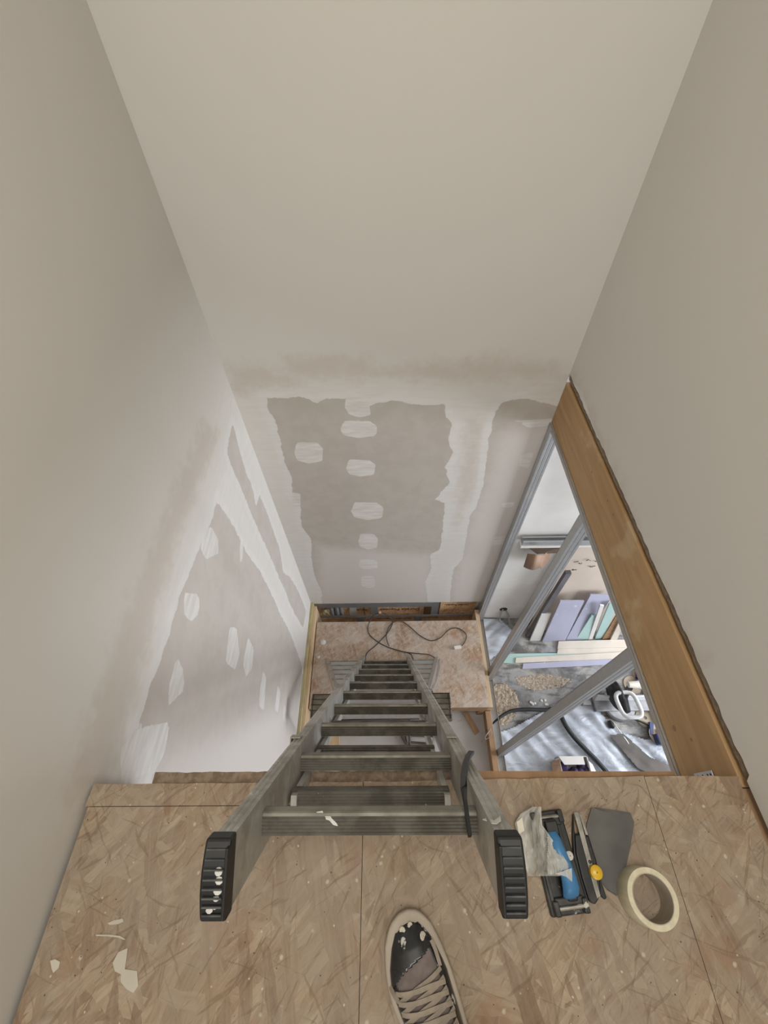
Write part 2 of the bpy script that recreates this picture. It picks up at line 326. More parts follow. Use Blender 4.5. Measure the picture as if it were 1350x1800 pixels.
bare2 = [(409,745),(415,768),(426,809),(432,830),(441,850),(447,872),(450,892),(456,870),(471,906),(483,941),(490,960),(494,980),(498,1008),(508,1012),(526,1042),(538,1074),(533,1104),(520,1082),(510,1062),(500,1035),(494,1023),(471,968),(458,940),(448,918),(436,888),(428,867),(409,824),(399,797),(403,770)]
bare1 = [(382,878),(388,892),(405,915),(417,938),(428,962),(436,975),(456,1003),(468,1026),(483,1055),(492,1080),(502,1096),(512,1118),(518,1134),(529,1165),(534,1200),(524,1290),(500,1420),(275,1420),(266,1365),(290,1322),(298,1270),(262,1276),(234,1284),(244,1270),(261,1217),(280,1167),(296,1120),(315,1050),(335,1003),(350,965),(356,950),(372,918)]
def shrink(b, k=1): return b
zl = dict(
 zone=[pX([(395,640),(560,1075),(520,1440),(60,1440),(230,1100),(330,850)])],
 smear=[pX([(355,740),(385,760),(300,980),(230,1240),(190,1400),(120,1400),(200,1130),(290,900)]), pX([(215,1290),(290,1300),(275,1370),(200,1370)])],
 bare=[pX(bare1), pX(bare2)],
 warm=[pX([(534,1225),(524,1290),(500,1420),(270,1420),(262,1345),(330,1312),(430,1275)])],  # light from the lower room painted into the wall foot as a paler tone
 patch=[pX(q) for q in ([(358,932),(372,926),(384,950),(384,973),(362,984),(352,965)],[(324,1042),(350,1044),(351,1078),(336,1093),(323,1080)],[(404,1102),(416,1104),(421,1150),(413,1178),(397,1165),(400,1130)],[(436,1120),(446,1140),(443,1175),(432,1190),(427,1165)],[(312,1153),(322,1178),(325,1210),(310,1228),(295,1241),(298,1200)],[(462,1180),(468,1190),(464,1250),(455,1240),(458,1205)],[(488,1205),(493,1215),(489,1253),(483,1247)],[(500,1237),(505,1250),(503,1272),(497,1262)],[(236,1285),(298,1268),(294,1300),(288,1322),(276,1350),(215,1380),(210,1320)],[(423,945),(428,950),(426,990),(421,985)])])
wall_grid('wall_left', M_PL, (XL, -2.6, .39), (0, 2.6+YB, 0), (0, 0, 4.72), 170, 220, zl, [1,2])
# right wall: from just above the beam, its lower edge ragged
def rb(q):
    y = q[1]; n = noise.noise(Vector((y*9, 3.1, 0)))*.010 + noise.noise(Vector((y*37, 7, 0)))*.007
    z = ZU + .018 + n*.6 if y > YE else ZU + .003
    if y > YB - .06: z += .004*(y - YB + .06)/.06
    return (q[0], y, z)
xr = lambda pts: pX(pts, XR)
zr = dict(zone=[], smear=[xr([(1000,640),(1060,770),(1120,930),(1160,1040),(1130,1040),(1030,790),(995,700)]), xr([(1170,1040),(1240,1160),(1200,1180),(1150,1080)])],
          patch=[xr(q) for q in ([(1004,668),(1024,690),(1040,740),(1064,800),(1050,800),(1020,740)],[(1075,830),(1100,880),(1130,960),(1110,950),(1080,890)],[(1130,970),(1170,1030),(1185,1060),(1160,1060)],[(1180,1080),(1210,1140),(1240,1220),(1215,1190)])])
wall_grid('wall_right', M_PR, (XR, YB, ZU), (0, -2.6-YB, 0), (0, 0, 2.56), 420, 120, zr, [1,2], bottom=rb)
st(MB().box((XL-.2, -3.2, 5.1), (XR+.25, YB+.2, 5.2)).build('ceiling', M_CEIL))
# wall behind the camera, with an unseen window added for the upper fill light
w = MB(); w.box((XL-.1, -2.75, ZU-.3), (-.5, -2.6, 5.1)); w.box((.6, -2.75, ZU-.3), (XR+.1, -2.6, 5.1)); w.box((-.5, -2.75, ZU-.3), (.6, -2.6, 3.3)); w.box((-.5, -2.75, 4.75), (.6, -2.6, 5.1))
st(w.build('wall_front', M_WHITE))
w = MB()
for a, b in (((-.5,-2.7,3.3),(-.44,-2.62,4.75)),((.54,-2.7,3.3),(.6,-2.62,4.75)),((-.44,-2.7,3.3),(.54,-2.62,3.36)),((-.44,-2.7,4.69),(.54,-2.62,4.75)),((.02,-2.7,3.36),(.08,-2.62,4.69))): w.box(a, b)
st(w.build('added_window', M_WHITE))

# ------------------------------------------------------------------ upper floor
fl = st(MB().box((XL-.02, -2.6, ZU-.24), (XR+.06, YE-.02, ZU-.022)).build('floor_1', M_TIMD)); fl.name = 'floor'
def slab(px, z0, z1, name, m, parent=None, world=None):
    pts = [aZ(u, v, z1) for u, v in px] if world is None else [Vector((x, y, z1)) for x, y in world]
    return MB().prism(pts, (0, 0, z0-z1)).build(name, m, parent)
def edge_y(x): return YE - .0035 + .006*max(0, min(1, x/.5))
def jag(xs, y0):                                # slightly ragged sawn edge
    return [(x, y0(x) + random.uniform(-.0012, .0012)) for x in xs]
xa, xb = -.068, .548
g = .0006
def panel(x0, x1, y0f, y1f, n=14, wav=None):
    xs = [x0 + (x1-x0)*i/n for i in range(n+1)]
    return [(x, y0f(x)) for x in xs] + [(x, y1f(x)) for x in reversed(xs)]
cy = lambda v: (lambda x: v)
ys = .0425
leftedge = []
P1 = [(XL+.004, ys+g)] + [(-.07, ys+g)] + jag([-.07-(.60)*i/12 for i in range(13)], edge_y)[::1]
slab(None, ZU-.022, ZU, 'floor_panel', M_OSB, fl, world=P1)
P2 = [(XL+.010+.006*noise.noise(Vector((i*1.3,0,0))), -2.59+(2.59+ys-g)*i/24) for i in range(25)] + [(xa-g, ys-g), (xa-g, -2.59)]
slab(None, ZU-.022, ZU, 'floor_panel', M_OSB, fl, world=P2)
P3 = [(xa+g, -2.59), (xa+g, ys-.002)] + jag([xa+g+(xb-xa-2*g)*i/14 for i in range(15)], edge_y) + [(xb-g, -2.59)]
slab(None, ZU-.022, ZU, 'floor_panel', M_OSB, fl, world=P3)
P4 = [(xb+g, -2.59)] + jag([xb+g+(XR-.012-xb)*i/6 for i in range(7)], edge_y) + [(XR-.014+.006*noise.noise(Vector((i*1.7,5,0))), YE-.02-2.57*i/20) for i in range(21)]
slab(None, ZU-.022, ZU, 'floor_panel', M_OSB, fl, world=P4)
# rough strips just below the board edge
tr = MB(); xs = [aZ(272,1360,ZU-.012).x + i*.018 for i in range(40)]
xs = [x for x in xs if x < .18]
tr.prism([(x, YE-.03, ZU-.012) for x in xs] + [(x, YE+.018+random.uniform(-.0012,.0012), ZU-.012) for x in reversed(xs)], (0,0,-.20)); st(tr.build('trim_1', M_OSBE))
tr = MB(); x0 = .182; x1 = aZ(1184,1352,ZU-.02).x; tr.prism([(x0, YE-.03, ZU-.02),(x1, YE-.03, ZU-.02),(x1, YE+.013, ZU-.02),(x0, YE+.017, ZU-.02)], (0,0,-.20)); st(tr.build('trim_2', M_TIMD))

# ------------------------------------------------------------------ lower storey shell
def conc():
    m, nt, p = newmat('dusty_concrete', .55, 0, .4)
    v = coords(nt); a = noise_fac(nt, v, 4.5, .40, .62, 8, .68, .5); col = mix(nt, a, (.29,.29,.29), (.125,.12,.115))
    b = noise_fac(nt, v, 5, .50, .64, 6, .65, .6); col = mix(nt, mul(nt, b, .6), col, (.46,.43,.38))
    c = noise_fac(nt, coords(nt, (5,22,1), (0,0,.3)), 1, .52, .66, 6); col = mix(nt, mul(nt, c, .7), col, (.06,.057,.053))
    L(nt, col, p.inputs['Base Color']); bump(nt, p, a, .3, .01); return m
M_CONC = conc()
M_SLAB = simple('pale_dusty_slab', (.50,.47,.44), (.40,.375,.35), (3,3,3), .9, spk=.66, spkc=(.3,.28,.25))
st(MB().box((XR+.02, -2.6, -.12), (4.1, YB+.1, 0)).build('floor_2', M_CONC))
st(MB().box((XL-.2, -2.6, -.12), (XR+.0195, YB-.03, 0)).build('floor_3', M_SLAB))
st(MB().box((XL-.2, YB-.03, -.2), (XR+.1, YB+.3, -.121)).build('floor_4', M_TIMD))
st(MB().box((XR+.03, -2.6, 2.53), (4.1, YB+.1, 2.65)).build('ceiling_2', M_WHITE))
st(MB().box((XR+.001, YB, .0), (4.1, YB+.08, 2.53)).build('wall_back_lower', M_WHITE))
w = MB(); w.box((4.0, -2.6, 0), (4.12, -.8, 2.53)); w.box((4.0, 1.35, 0), (4.12, YB+.1, 2.53)); w.box((4.0, -.8, 0), (4.12, 1.35, .45)); w.box((4.0, -.8, 2.25), (4.12, 1.35, 2.53)); st(w.build('wall_right_lower', M_WHITE))
w = MB()
for a, b in (((4.02,-.8,.45),(4.1,-.74,2.25)),((4.02,1.29,.45),(4.1,1.35,2.25)),((4.02,-.74,.45),(4.1,1.29,.51)),((4.02,-.74,2.19),(4.1,1.29,2.25)),((4.02,.24,.51),(4.1,.30,2.19))): w.box(a, b)
st(w.build('window_2', M_WHITE))
st(MB().box((XL-.2, -2.75, 0), (4.12, -2.6, ZU-.24)).build('wall_front_lower', M_WHITE))
st(MB().box((XL-.2, -2.6, 0), (XL-.09, YB+.3, .5)).build('wall_left_lower', M_WHITE))
# ------------------------------------------------------------------ beam and stud partition
def jitter_line(n, a): return [random.uniform(-a, a) for _ in range(n)]
bt = thing('timber_beam', 'wide yellow timber beam running along the right side of the stair opening', 'beam', (XR+.02, .8, ZU-.24))
MB().box((XR, YE-.018, ZU-.239), (XR+.045, YB, ZU-.019)).build('plank', M_BEAM, bt, bev=.0025)
m = MB()
for u, v in ((1185,1280),(1078,905),(1068,880),(1005,790),(1130,1185),(1215,1300),(1040,830)):
    q = aX(u, v, XR-.0004); m.disc(q, (1,0,0), .0045 if (u, v) != (1185,1280) else .008, .001, 12)
m.build('knot', M_TIMD, bt)
br = MB(); a = aX(1236, 1352, XR-.002); br.box((XR-.003, YE-.006, a.z-.045), (XR-.0008, YE+.022, a.z+.03)); br.box((XR-.035, YE+.001, a.z-.045), (XR-.002, YE+.003, a.z+.03))
b_ = br.build('joist_bracket', M_STEEL, bt, bev=.0006)
hb = MB()
for dz in (-.03, -.01, .01, .022): hb.disc((XR-.0035, YE+.014, a.z+dz), (1,0,0), .0026, .0012, 10)
hb.build('nail_hole', M_BLK, b_)
# edge of the boards above the beam: dark gap, then fibrous strip under the plaster
n = 40; m = MB()
for i in range(n):
    y0 = YE + (YB-YE)*i/n; y1 = YE + (YB-YE)*(i+1)/n; z1 = ZU + .020 + random.uniform(-.004, .005)
    m.box((XR+.004+random.uniform(0,.002), y0, ZU-.004), (XR+.06, y1, z1))
st(m.build('trim_3', M_OSBE))
st(MB().box((XR+.020, YE-.02, ZU-.0185), (XR+.13, YB+.05, ZU-.005)).build('trim_4', M_TIMD))

sp = thing('stud_partition', 'open galvanised steel stud frame beside the stairwell, under the yellow beam', 'stud frame', (XR, .8, 0))
def stud(name, x, y, z0, z1, wx=.048, wy=.036, web=-1, m=M_STEEL, groove=True):
    """C profile: web faces -y or +y, flanges along y; two shallow grooves in the web"""
    t = .0015; b = MB(); yw = y - wy/2 if web < 0 else y + wy/2; s = 1 if web < 0 else -1
    hx = wx/2
    prof = [(-hx, s*wy), (-hx, 0), (-hx*.55, 0), (-hx*.42, s*.0022), (-hx*.28, 0), (hx*.28, 0), (hx*.42, s*.0022), (hx*.55, 0), (hx, 0), (hx, s*wy)]
    inn = [(px + (t if px < 0 else -t) * (1 if abs(px) == hx else 0), py + s*t*(1 if abs(py) < .01 else 0)) for px, py in prof]
    pts = prof + inn[::-1]
    b.prism([(x+px, yw+py, z0) for px, py in pts], (0, 0, z1-z0))
    for sgn in (-1, 1): b.box((x+sgn*(hx-.004)-.004, yw+s*wy-.0015, z0), (x+sgn*(hx-.004)+.004, yw+s*wy, z1))
    return b.build(name, m, sp)
zt_ = ZU - .241
PX = XR + .019
stud('stud', PX-.004, 1.495, .06, zt_-.002)
stud('stud', PX, .985, .06, zt_-.002, wy=.04)
stud('stud', PX, .445, .06, zt_-.002, wy=.04)
tk = MB(); tk.box((PX-.027, YE-.02, zt_-.0015), (PX+.027, YB-.001, zt_)); tk.box((PX-.0275, YE-.02, zt_-.020), (PX-.026, YB-.001, zt_)); tk.box((PX+.026, YE-.02, zt_-.020), (PX+.0275, YB-.001, zt_)); tk.build('top_track', M_STEELD, sp)
tk = MB(); tk.box((PX-.026, -.6, .056), (PX+.026, YB-.001, .058)); tk.box((PX-.027, -.6, .056), (PX-.0255, YB-.001, .088)); tk.box((PX+.0255, -.6, .056), (PX+.027, YB-.001, .088)); tk.build('bottom_track', M_STEELD, sp)
MB().box((PX-.072, -.6, .0), (PX-.029, .73, .10)).build('sole_plate', M_TIMD, sp, bev=.002)
MB().box((PX-.028, -.6, .0), (PX+.030, YB-.001, .055)).build('sole_plate', M_TIMB, sp, bev=.002)
MB().box((PX-.062, .735, .0), (PX-.029, YB-.001, .20)).build('sole_plate', M_TIMB, sp, bev=.002)
# ------------------------------------------------------------------ open foot of the back wall
cv = thing('wall_foot_frame', 'steel wall frame left open below the back plasterboard, chipboard behind', 'wall frame', (0, YB+.03, 0))
def yb(u, v, y=YB+.018): return aY(u, v, y)
zr_ = .045
m = MB(); x1 = yb(766,1075).x; m.box((XL, YB+.013, .245), (x1, YB+.015, .375)); m.box((XL, YB+.015, .245), (x1, YB+.05, .2465)); m.build('rail', M_STEEL, cv)
m = MB(); m.box((XL, YB+.013, .030), (XR-.02, YB+.0145, .075)); m.box((XL, YB+.0145, .030), (XR-.02, YB+.022, .032)); m.build('rail', M_STEELD, cv)
for u0, u1 in ((549,557),(653,665),(757,769),(831,841)):
    a = yb(u0, 1078); b = yb(u1, 1078); m = MB(); m.box((a.x, YB+.0145, .032), (b.x, YB+.0165, .50)); m.box((b.x-.002, YB+.0165, .032), (b.x, YB+.055, .50)); m.build('stud', M_STEEL, cv)
for u0, u1 in ((628,640),(729,741)):
    a = yb(u0, 1090); b = yb(u1, 1090); m = MB(); m.box((a.x, YB+.0145, -.12), (b.x, YB+.0165, .030)); m.box((a.x, YB+.0165, -.12), (a.x+.002, YB+.055, .030)); m.build('stud', M_STEEL, cv)
YC = YB + .062
def cx(u): return aY(u, 1075, YC).x
for a, b in ((XL-.05, cx(640)), (cx(641), cx(745)), (cx(772), XR+.03)): MB().box((a, YC, -.12), (b-.002, YC+.018, .62)).build('chipboard_sheet', M_OSB3, cv)
MB().box((XL-.05, YC+.03, -.12), (XR+.03, YC+.045, .62)).build('backing_board', M_TIMD, cv)
def text(s, loc, size, m, parent, rot, name='lettering', sx=1):
    cu = bpy.data.curves.new(name, 'FONT'); cu.body = s; cu.size = size; cu.extrude = .0003; cu.align_x = 'CENTER'; cu.align_y = 'CENTER'; cu.offset = size*.012
    to = bpy.data.objects.new(name, cu); C.objects.link(to); dg = bpy.context.evaluated_depsgraph_get()
    me = bpy.data.meshes.new_from_object(to.evaluated_get(dg)); bpy.data.objects.remove(to)
    M = Matrix.Translation(loc) @ rot.to_4x4() @ Matrix.Diagonal((sx, 1, 1, 1)); me.transform(M); me.materials.clear(); me.materials.append(m)
    o = bpy.data.objects.new(name, me); C.objects.link(o); o.parent = parent; o.matrix_parent_inverse = Matrix.Translation(-Vector(parent.location)); return o
M_INK = simple('dark_print', (.05,.025,.02), (.10,.05,.04), (60,60,60), .8)
RT = Matrix.Rotation(math.pi/2, 3, 'X') @ Matrix.Rotation(math.pi, 3, 'Z')
for (u, v, sz) in ((702,1071,.062),(655+37,1088,.055),(803,1063,.045)):
    q = aY(u, v, YC-.001); text('Durelis Populair', q, sz, M_INK, cv, RT, sx=.9 if u != 803 else .7)
q = aY(634, 1072, YC-.001); text('Populair', q, .05, M_INK, cv, RT, sx=.7)
# services in the left bay
cd_ = thing('conduit_bundle', 'grey corrugated pipes and yellow foam in the left bay of the open wall foot', 'pipes', (XL+.15, YB+.05, .0))
M_CON = simple('pale_conduit', (.42,.42,.44), (.28,.28,.30), (10,10,260), .5, bmp=.4); M_FOAM = simple('yellow_foam', (.62,.55,.38), (.45,.38,.24), (40,40,40), .9, bmp=.6, bd=.004)
for u, r in ((585, .02),(594,.021),(601,.016)):
    q = aY(u, 1078, YB+.045); MB().tube([(q.x, q.y, .0), (q.x+.004, q.y, .2), (q.x-.006, q.y+.004, .34), (q.x, q.y+.006, .5)], r, 12).build('conduit', M_CON, cd_, smooth=True)
q = aY(574, 1076, YB+.04); bm_ = MB()
for i in range(7): bm_.lathe((q.x+random.uniform(-.022,.022), q.y+random.uniform(-.005,.01), q.z+random.uniform(-.03,.05)), (random.uniform(-1,1),.3,1), [(.001,-.02),(.014,-.014),(.02,0),(.013,.014),(.001,.02)], 10)
bm_.build('foam', M_FOAM, cd_, smooth=True)
m = MB(); a = yb(612,1066, YB+.05); b = yb(629,1083, YB+.05); m.prism([(a.x,YB+.052,b.z),(b.x,YB+.052,b.z+.01),(b.x-.004,YB+.056,a.z),(a.x+.01,YB+.050,a.z+.01)], (0,.002,0)); m.build('paper_label', M_WHITE, cd_)

# ------------------------------------------------------------------ timber at the foot of the left wall
lt = thing('timber_strips', 'olive and pale timber battens along the foot of the left wall', 'battens', (XL+.03, .7, 0))
MB().box((XL-.012, .0, .10), (XL+.022, YB, .385)).build('batten', M_TIMO, lt, bev=.002)['label'] = 'olive stained batten'
MB().box((XL+.0225, .0, .0), (XL+.046, YB-.02, .36)).build('batten', M_TIMB, lt, bev=.002)['label'] = 'pale batten'
# ------------------------------------------------------------------ platform
pf = thing('stairwell_platform', 'low dusty chipboard platform at the foot of the ladder', 'platform', (.04, 1.05, 0))
PX0, PX1, PY0, PY1 = max(aZ(541,1243,ZP).x, XL+.053), PX-.075, .715, aZ(700,1092,ZP).y
MB().box((PX0, PY0, ZP-.018), (PX1, PY1, ZP)).build('deck', M_OSB2, pf)
MB().box((PX0+.002, PY0+.003, .16), (PX1-.002, PY0+.045, ZP-.0185)).build('front_joist', M_TIMD, pf)
MB().box((PX0+.002, PY1-.045, .16), (PX1-.002, PY1-.003, ZP-.0185)).build('rear_joist', M_TIMD, pf)
for x, y in ((PX0+.03,PY0+.03),(PX1-.03,PY0+.03),(PX0+.03,PY1-.03),(PX1-.03,PY1-.03)): MB().box((x-.022,y-.022,0),(x+.022,y+.022,.16)).build('leg', M_TIMD, pf)

# ------------------------------------------------------------------ main ladder
D = Vector((-.0024, .3829, -.9238)).normalized(); NF = Vector((0, .9238, .3829)); XA = Vector((1, -.0015, -.0225)).normalized()
O0 = Vector((-.0455, .0172, HZ-.826)); SPAN = .2848; HW = .1585; TR = .027
TB = 9*SPAN + .115                               # to the foot
ld = thing('extension_ladder', 'long dirty aluminium ladder leaning over the floor edge, black rubber caps on top', 'ladder', tuple(O0 + D*TB))
def rail_profile(sgn):
    # section in (x outward, n) : front face grooved
    f, b = .040, -.040
    pts = [(0,f),(.006,f+.0005),(.008,f-.0012),(.011,f+.0005),(.0145,f+.0005),(.0165,f-.0012),(.019,f+.0005),(TR-.004,f),(TR,f-.004),(TR,b+.004),(TR-.004,b),(.0,b)]
    return [(sgn*x, n) for x, n in pts]
for sgn, t0 in ((-1, -.158), (1, -.156)):
    m = MB(); base = O0 + XA*(sgn*HW)
    sp_l = XA*(.014 if sgn > 0 else 0)
    m.prism([base + D*t0 + sp_l + XA*x + NF*n for x, n in rail_profile(sgn)], D*(TB - t0) - sp_l); rl = m.build('rail', M_RAIL, ld)
for i in range(10):
    c = O0 + D*(i*SPAN) ; m = MB()
    # rung: grooved tread on top, narrow worn front edge
    hx = HW + .0005; k = 12; prof = [(-.0262 + (.0009 if j % 2 else -.0009), -.015 + .0285*j/k) for j in range(k+1)] + [(-.024,.0148),(-.001,.0148),(.002,.0125),(.002,.004),(-.004,-.010),(-.020,-.0165)]
    ex = .013*(1-i/9)
    m.prism([c - XA*hx + D*a + NF*n for a, n in prof], XA*(2*hx + ex)); rg = m.build('rung', M_RUNG, ld)
    m = MB(); m.prism([c - XA*(hx-.001) + D*a + NF*n for a, n in ((-.0272,.0105),(-.0272,.0148),(-.0245,.0162),(-.006,.0162),(-.003,.0149),(-.022,.0149))], XA*(2*hx-.002 + ex)); m.build('front_edge', M_TREAD, rg)
# caps
M_PLF0 = simple('white_splash', (.55,.54,.50), None, (40,40,40), .8)
for sgn, t0 in ((-1, -.158), (1, -.156)):
    base = O0 + XA*(sgn*(HW + TR/2) + (.014 if sgn > 0 else 0)) + D*t0; m = MB()
    w2 = TR/2 + .0022
    # profile seen from the side: (n, up) curved top
    n_ = 10; top = [(.0425 - .085*j/n_, .006 + .014*math.sin(math.pi*(.12 + .76*j/n_))) for j in range(n_+1)]
    pr = [(.0425,-.010)] + top + [(-.0425,-.010)]
    m.prism([base - XA*w2 + NF*n - D*h for n, h in pr], XA*(2*w2)); cp = m.build('end_cap', M_RUB, ld, bev=.003)
    if sgn < 0:
        for nn_, xx_, r_ in ((.012,.35,.0052),(.004,.45,.0050),(-.006,.4,.0054),(-.014,.3,.0042),(-.027,-.2,.0045),(-.024,.2,.003)):
            h = .006 + .014*math.sin(math.pi*(.12 + .76*(.0425-nn_)/.085)); MB().lathe(base + NF*nn_ - XA*(sgn*w2*xx_) - D*(h-.0004), -D + NF*.15, [(.0003,.0007),(r_*.8,.0006),(r_,.0)], 9).build('paint_splash', M_PLF0, cp)
    rr = MB()
    for j in range(1, 9):
        n = .038 - .076*(j-.5)/8; h = .006 + .014*math.sin(math.pi*(.12 + .76*(.0425-n)/.085))
        rr.obox(base + NF*n - D*(h+.0008), XA, NF, D, w2*.74, .0009, .0016)
    rr.build('rib', M_RUBR, cp)
    MB().obox(base - XA*(sgn*w2*.9) - D*.016 + NF*0, XA, NF, D, w2*.12, .036, .005).build('cap_rim', M_RUB, cp, bev=.001)
# rear section
rs = MB(); PH = .172; OF = -.030
for sgn in (-1, 1): rs.obox(O0 + XA*(sgn*(HW-.012)) + D*((PH-.03 + TB+.02)/2) + NF*(OF-.003), XA, NF, D, .0055, .012, (TB+.02-PH+.03)/2)
rsec = rs.build('rear_section', M_RAIL, ld)
for i in range(9):
    c = O0 + D*(PH + i*SPAN) + NF*OF; m = MB(); hx = HW - .006
    prof = [(-.0160 + (.0008 if j % 2 else -.0008), -.013 + .0255*j/10) for j in range(11)] + [(-.014,.0135),(.004,.0135),(.006,.010),(-.002,-.009),(-.011,-.0145)]
    m.prism([c - XA*hx + D*a + NF*n for a, n in prof], XA*(2*hx)); rg = m.build('rung', M_RUNG, rsec)
for sgn, u, v in ((-1, 492, 1322), (1, 828, 1312)):
    # guide bracket hooked round the rail
    t = SPAN*1.06; c = O0 + XA*(sgn*(HW + TR*.62)) + D*t; m = MB()
    m.obox(c + NF*.0425 + XA*(sgn*.003), XA, NF, D, .011, .0015, .012); m.obox(c + XA*(sgn*.014) + NF*.028, XA, NF, D, .0015, .016, .012)
    m.obox(c + XA*(sgn*.0065) + NF*.012, XA, NF, D, .0085, .0015, .012); m.build('guide_bracket', M_RAIL, ld, bev=.0008)
# dried plaster on the top tread and on the right rail
def onplane(u, v, p, n): d = ray(u, v); o = Vector((0,0,HZ)); return o + d*((p-o).dot(n)/d.dot(n))
for px, p, n_ in (([(571,1433),(578,1430),(583,1438),(592,1447),(594,1452),(586,1450),(579,1442),(573,1440)], O0 - D*.0274, D),
                  ([(556,1427),(567,1425),(569,1430),(560,1432)], O0 - D*.0274, D),
                  ([(861,1440),(868,1443),(876,1438),(879,1434),(881,1443),(873,1449),(864,1448)], O0 + NF*.0412, NF),
                  ([(848,1441),(854,1439),(856,1444)], O0 + NF*.0412, NF)):
    MB().prism([onplane(u, v, p, n_) for u, v in px], (-D if n_ == D else NF)*.0006).build('plaster_smear', M_PLF0, ld)
# black strap on the right rail
pts = [(829,1322),(823,1330),(818,1345),(815,1365),(815,1385),(818,1410),(822,1440),(826,1470)]
cr = []
for k, (u, v) in enumerate(pts):
    d = ray(u, v); pl = O0 + NF*(.046 if k < 4 else .03); o = Vector((0,0,HZ)); 
    if k < 5: s_ = (pl - o).dot(NF)/d.dot(NF); cr.append(o + d*s_)
    else:
        xin = O0.x + HW - .005; s_ = xin/d.x; cr.append(o + d*s_)
MB().ribbon(cr, .0105, .005, [NF]*4 + [NF*.6 - XA*.5]*1 + [-XA]*3).build('strap', M_BLK, ld, smooth=True)
# plaster smear patches on rung and right rail face
# ------------------------------------------------------------------ step trestle on the platform
ts = thing('stepladder', 'low aluminium stepladder with ridged brown top blocks, standing behind the long ladder', 'stepladder', (-.08, .9, ZP))
M_RAILB = metal('scuffed_bright_aluminium', (.62,.60,.57), .32, (.33,.27,.22), .5)
ZS = .80                                          # height of its top
def sl(u, t): return None
A0, A1 = aZ(575,1163,ZP+.005), aZ(591,1216,ZS-.06)      # left rail foot, top
B0, B1 = aZ(768,1160,ZP+.005), aZ(754,1216,ZS-.06)
for a, b in ((A0, A1), (B0, B1)):
    d = (b-a).normalized(); nn = d.cross(Vector((1,0,0))).normalized(); ss = nn.cross(d).normalized()
    MB().obox((a+b)/2, ss, nn, d, .013, .027, (b-a).length/2).build('side_rail', M_RAILB, ts, bev=.002)
pt_ = [B0 + Vector((.022,.0,.0)), B0.lerp(B1,.35) + Vector((.036,0,0)), B0.lerp(B1,.7) + Vector((.032,0,0)), B1 + Vector((.02,0,0))]
MB().tube(pt_, .009, 8).build('side_tube', M_RAILB, ts, smooth=True)
for i in range(6):
    f = .11 + i*.155; a = A0.lerp(A1, f); b = B0.lerp(B1, f); d = (b-a).normalized(); q = MB().obox((a+b)/2 - Vector((0,.0,.012)), d, (0,1,0), (0,0,1), (b-a).length/2-.014, .024, .010)
    r_ = q.build('rung', M_STEELD, ts, bev=.003); MB().obox((a+b)/2 + Vector((0,.023,-.004)), d, (0,1,0), (0,0,1), (b-a).length/2-.016, .0035, .0045).build('tread_edge', M_TREAD, r_)
xl_, xl2 = aZ(549,1219,ZS).x, aZ(600,1219,ZS).x; xr2, xr_ = aZ(745,1219,ZS).x, aZ(791,1219,ZS).x
y1, y0 = aZ(560,1219,ZS).y, aZ(560,1268,ZS).y
for a, b, sg in ((xl_, xl2, -1), (xr2, xr_, 1)):
    n_ = 8; pr = [(y1, ZS-.05)] + [(y1-(y1-y0)*j/n_, ZS-.02+.03*math.sin(math.pi*(.12+.76*j/n_))) for j in range(n_+1)] + [(y0, ZS-.05)]
    ft = MB().prism([(a, y, z) for y, z in pr], (b-a, 0, 0)).build('top_block', M_RUBB, ts, bev=.003); rr = MB()
    for j in range(0, 5):
        y = y1-(y1-y0)*(j+.15)/5; z = ZS-.02+.03*math.sin(math.pi*(.12+.76*(y1-y)/(y1-y0))); rr.box((a+.001, y-.0025, z-.004), (b-.001, y+.0025, z+.0025))
    x = a+.010 if sg < 0 else b-.010
    rr.box((x-.002, y0+.01, ZS-.01), (x+.002, y1-.01, ZS+.0125)); rr.build('rib', M_BLKD, ft)
    MB().tube([( a+.02 if sg < 0 else (a+b)/2, y0+.02, ZS-.05), (a+.02 if sg < 0 else (a+b)/2, y0-.09, .005)], .012, 8).build('rear_leg', M_RAILB, ts, smooth=True)
for v in (1230, 1257):
    y = aZ(680, v, ZS).y; MB().box((xl_+.03, y-.012, ZS-.045), (xr_-.03, y+.012, ZS-.02)).build('crossbar', M_STEELD, ts, bev=.003)
# ------------------------------------------------------------------ cables on the platform
def cable(pts, r, z0, lift=()):
    """smooth tube through picked points resting on the plane z0"""
    P = [aZ(u, v, z0 + r) if v > 1092 else aY(u, v, PY1 + .03) for u, v in pts]
    out = []
    for i in range(len(P)-1):
        p0 = P[max(i-1,0)]; p1 = P[i]; p2 = P[i+1]; p3 = P[min(i+2,len(P)-1)]
        for k in range(6):
            t = k/6; out.append(.5*((2*p1) + (p2-p0)*t + (2*p0-5*p1+4*p2-p3)*t*t + (3*p1-p0-3*p2+p3)*t*t*t))
    return out + [P[-1]]
zc = ZP
ca = thing('cable_from_wall', 'black electric cables looping out of the wall foot across the platform', 'cable', tuple(aZ(690,1120,ZP)))
for k, pts in enumerate(([(667,1077),(655,1083),(647,1101),(650,1116),(667,1130),(686,1139),(711,1146),(723,1151),(728,1167)],
            [(667,1077),(682,1081),(690,1094),(682,1111),(662,1133),(645,1148),(642,1161)],
            [(684,1136),(679,1120),(683,1103),(694,1092.5),(708,1093),(723,1104),(738,1117),(757,1126),(774,1121),(789,1107),(804,1104),(818,1113),(819,1124),(812,1135)],
            [(686,1139),(711,1146),(738,1149),(755,1151),(766,1159),(772,1172),(771,1189)])):
    p = cable(pts, .0042, ZP + .0015*k); MB().tube(p, .0036, 6).build('cable', M_CABLE, ca, smooth=True)
q = aZ(804,1138,ZP+.012); MB().obox(q, (1,.15,0), (-.15,1,0), (0,0,1), .028, .013, .011).build('connector', simple('white_plastic', (.70,.66,.62), (.6,.56,.52), (20,20,20), .4), ca, bev=.003)
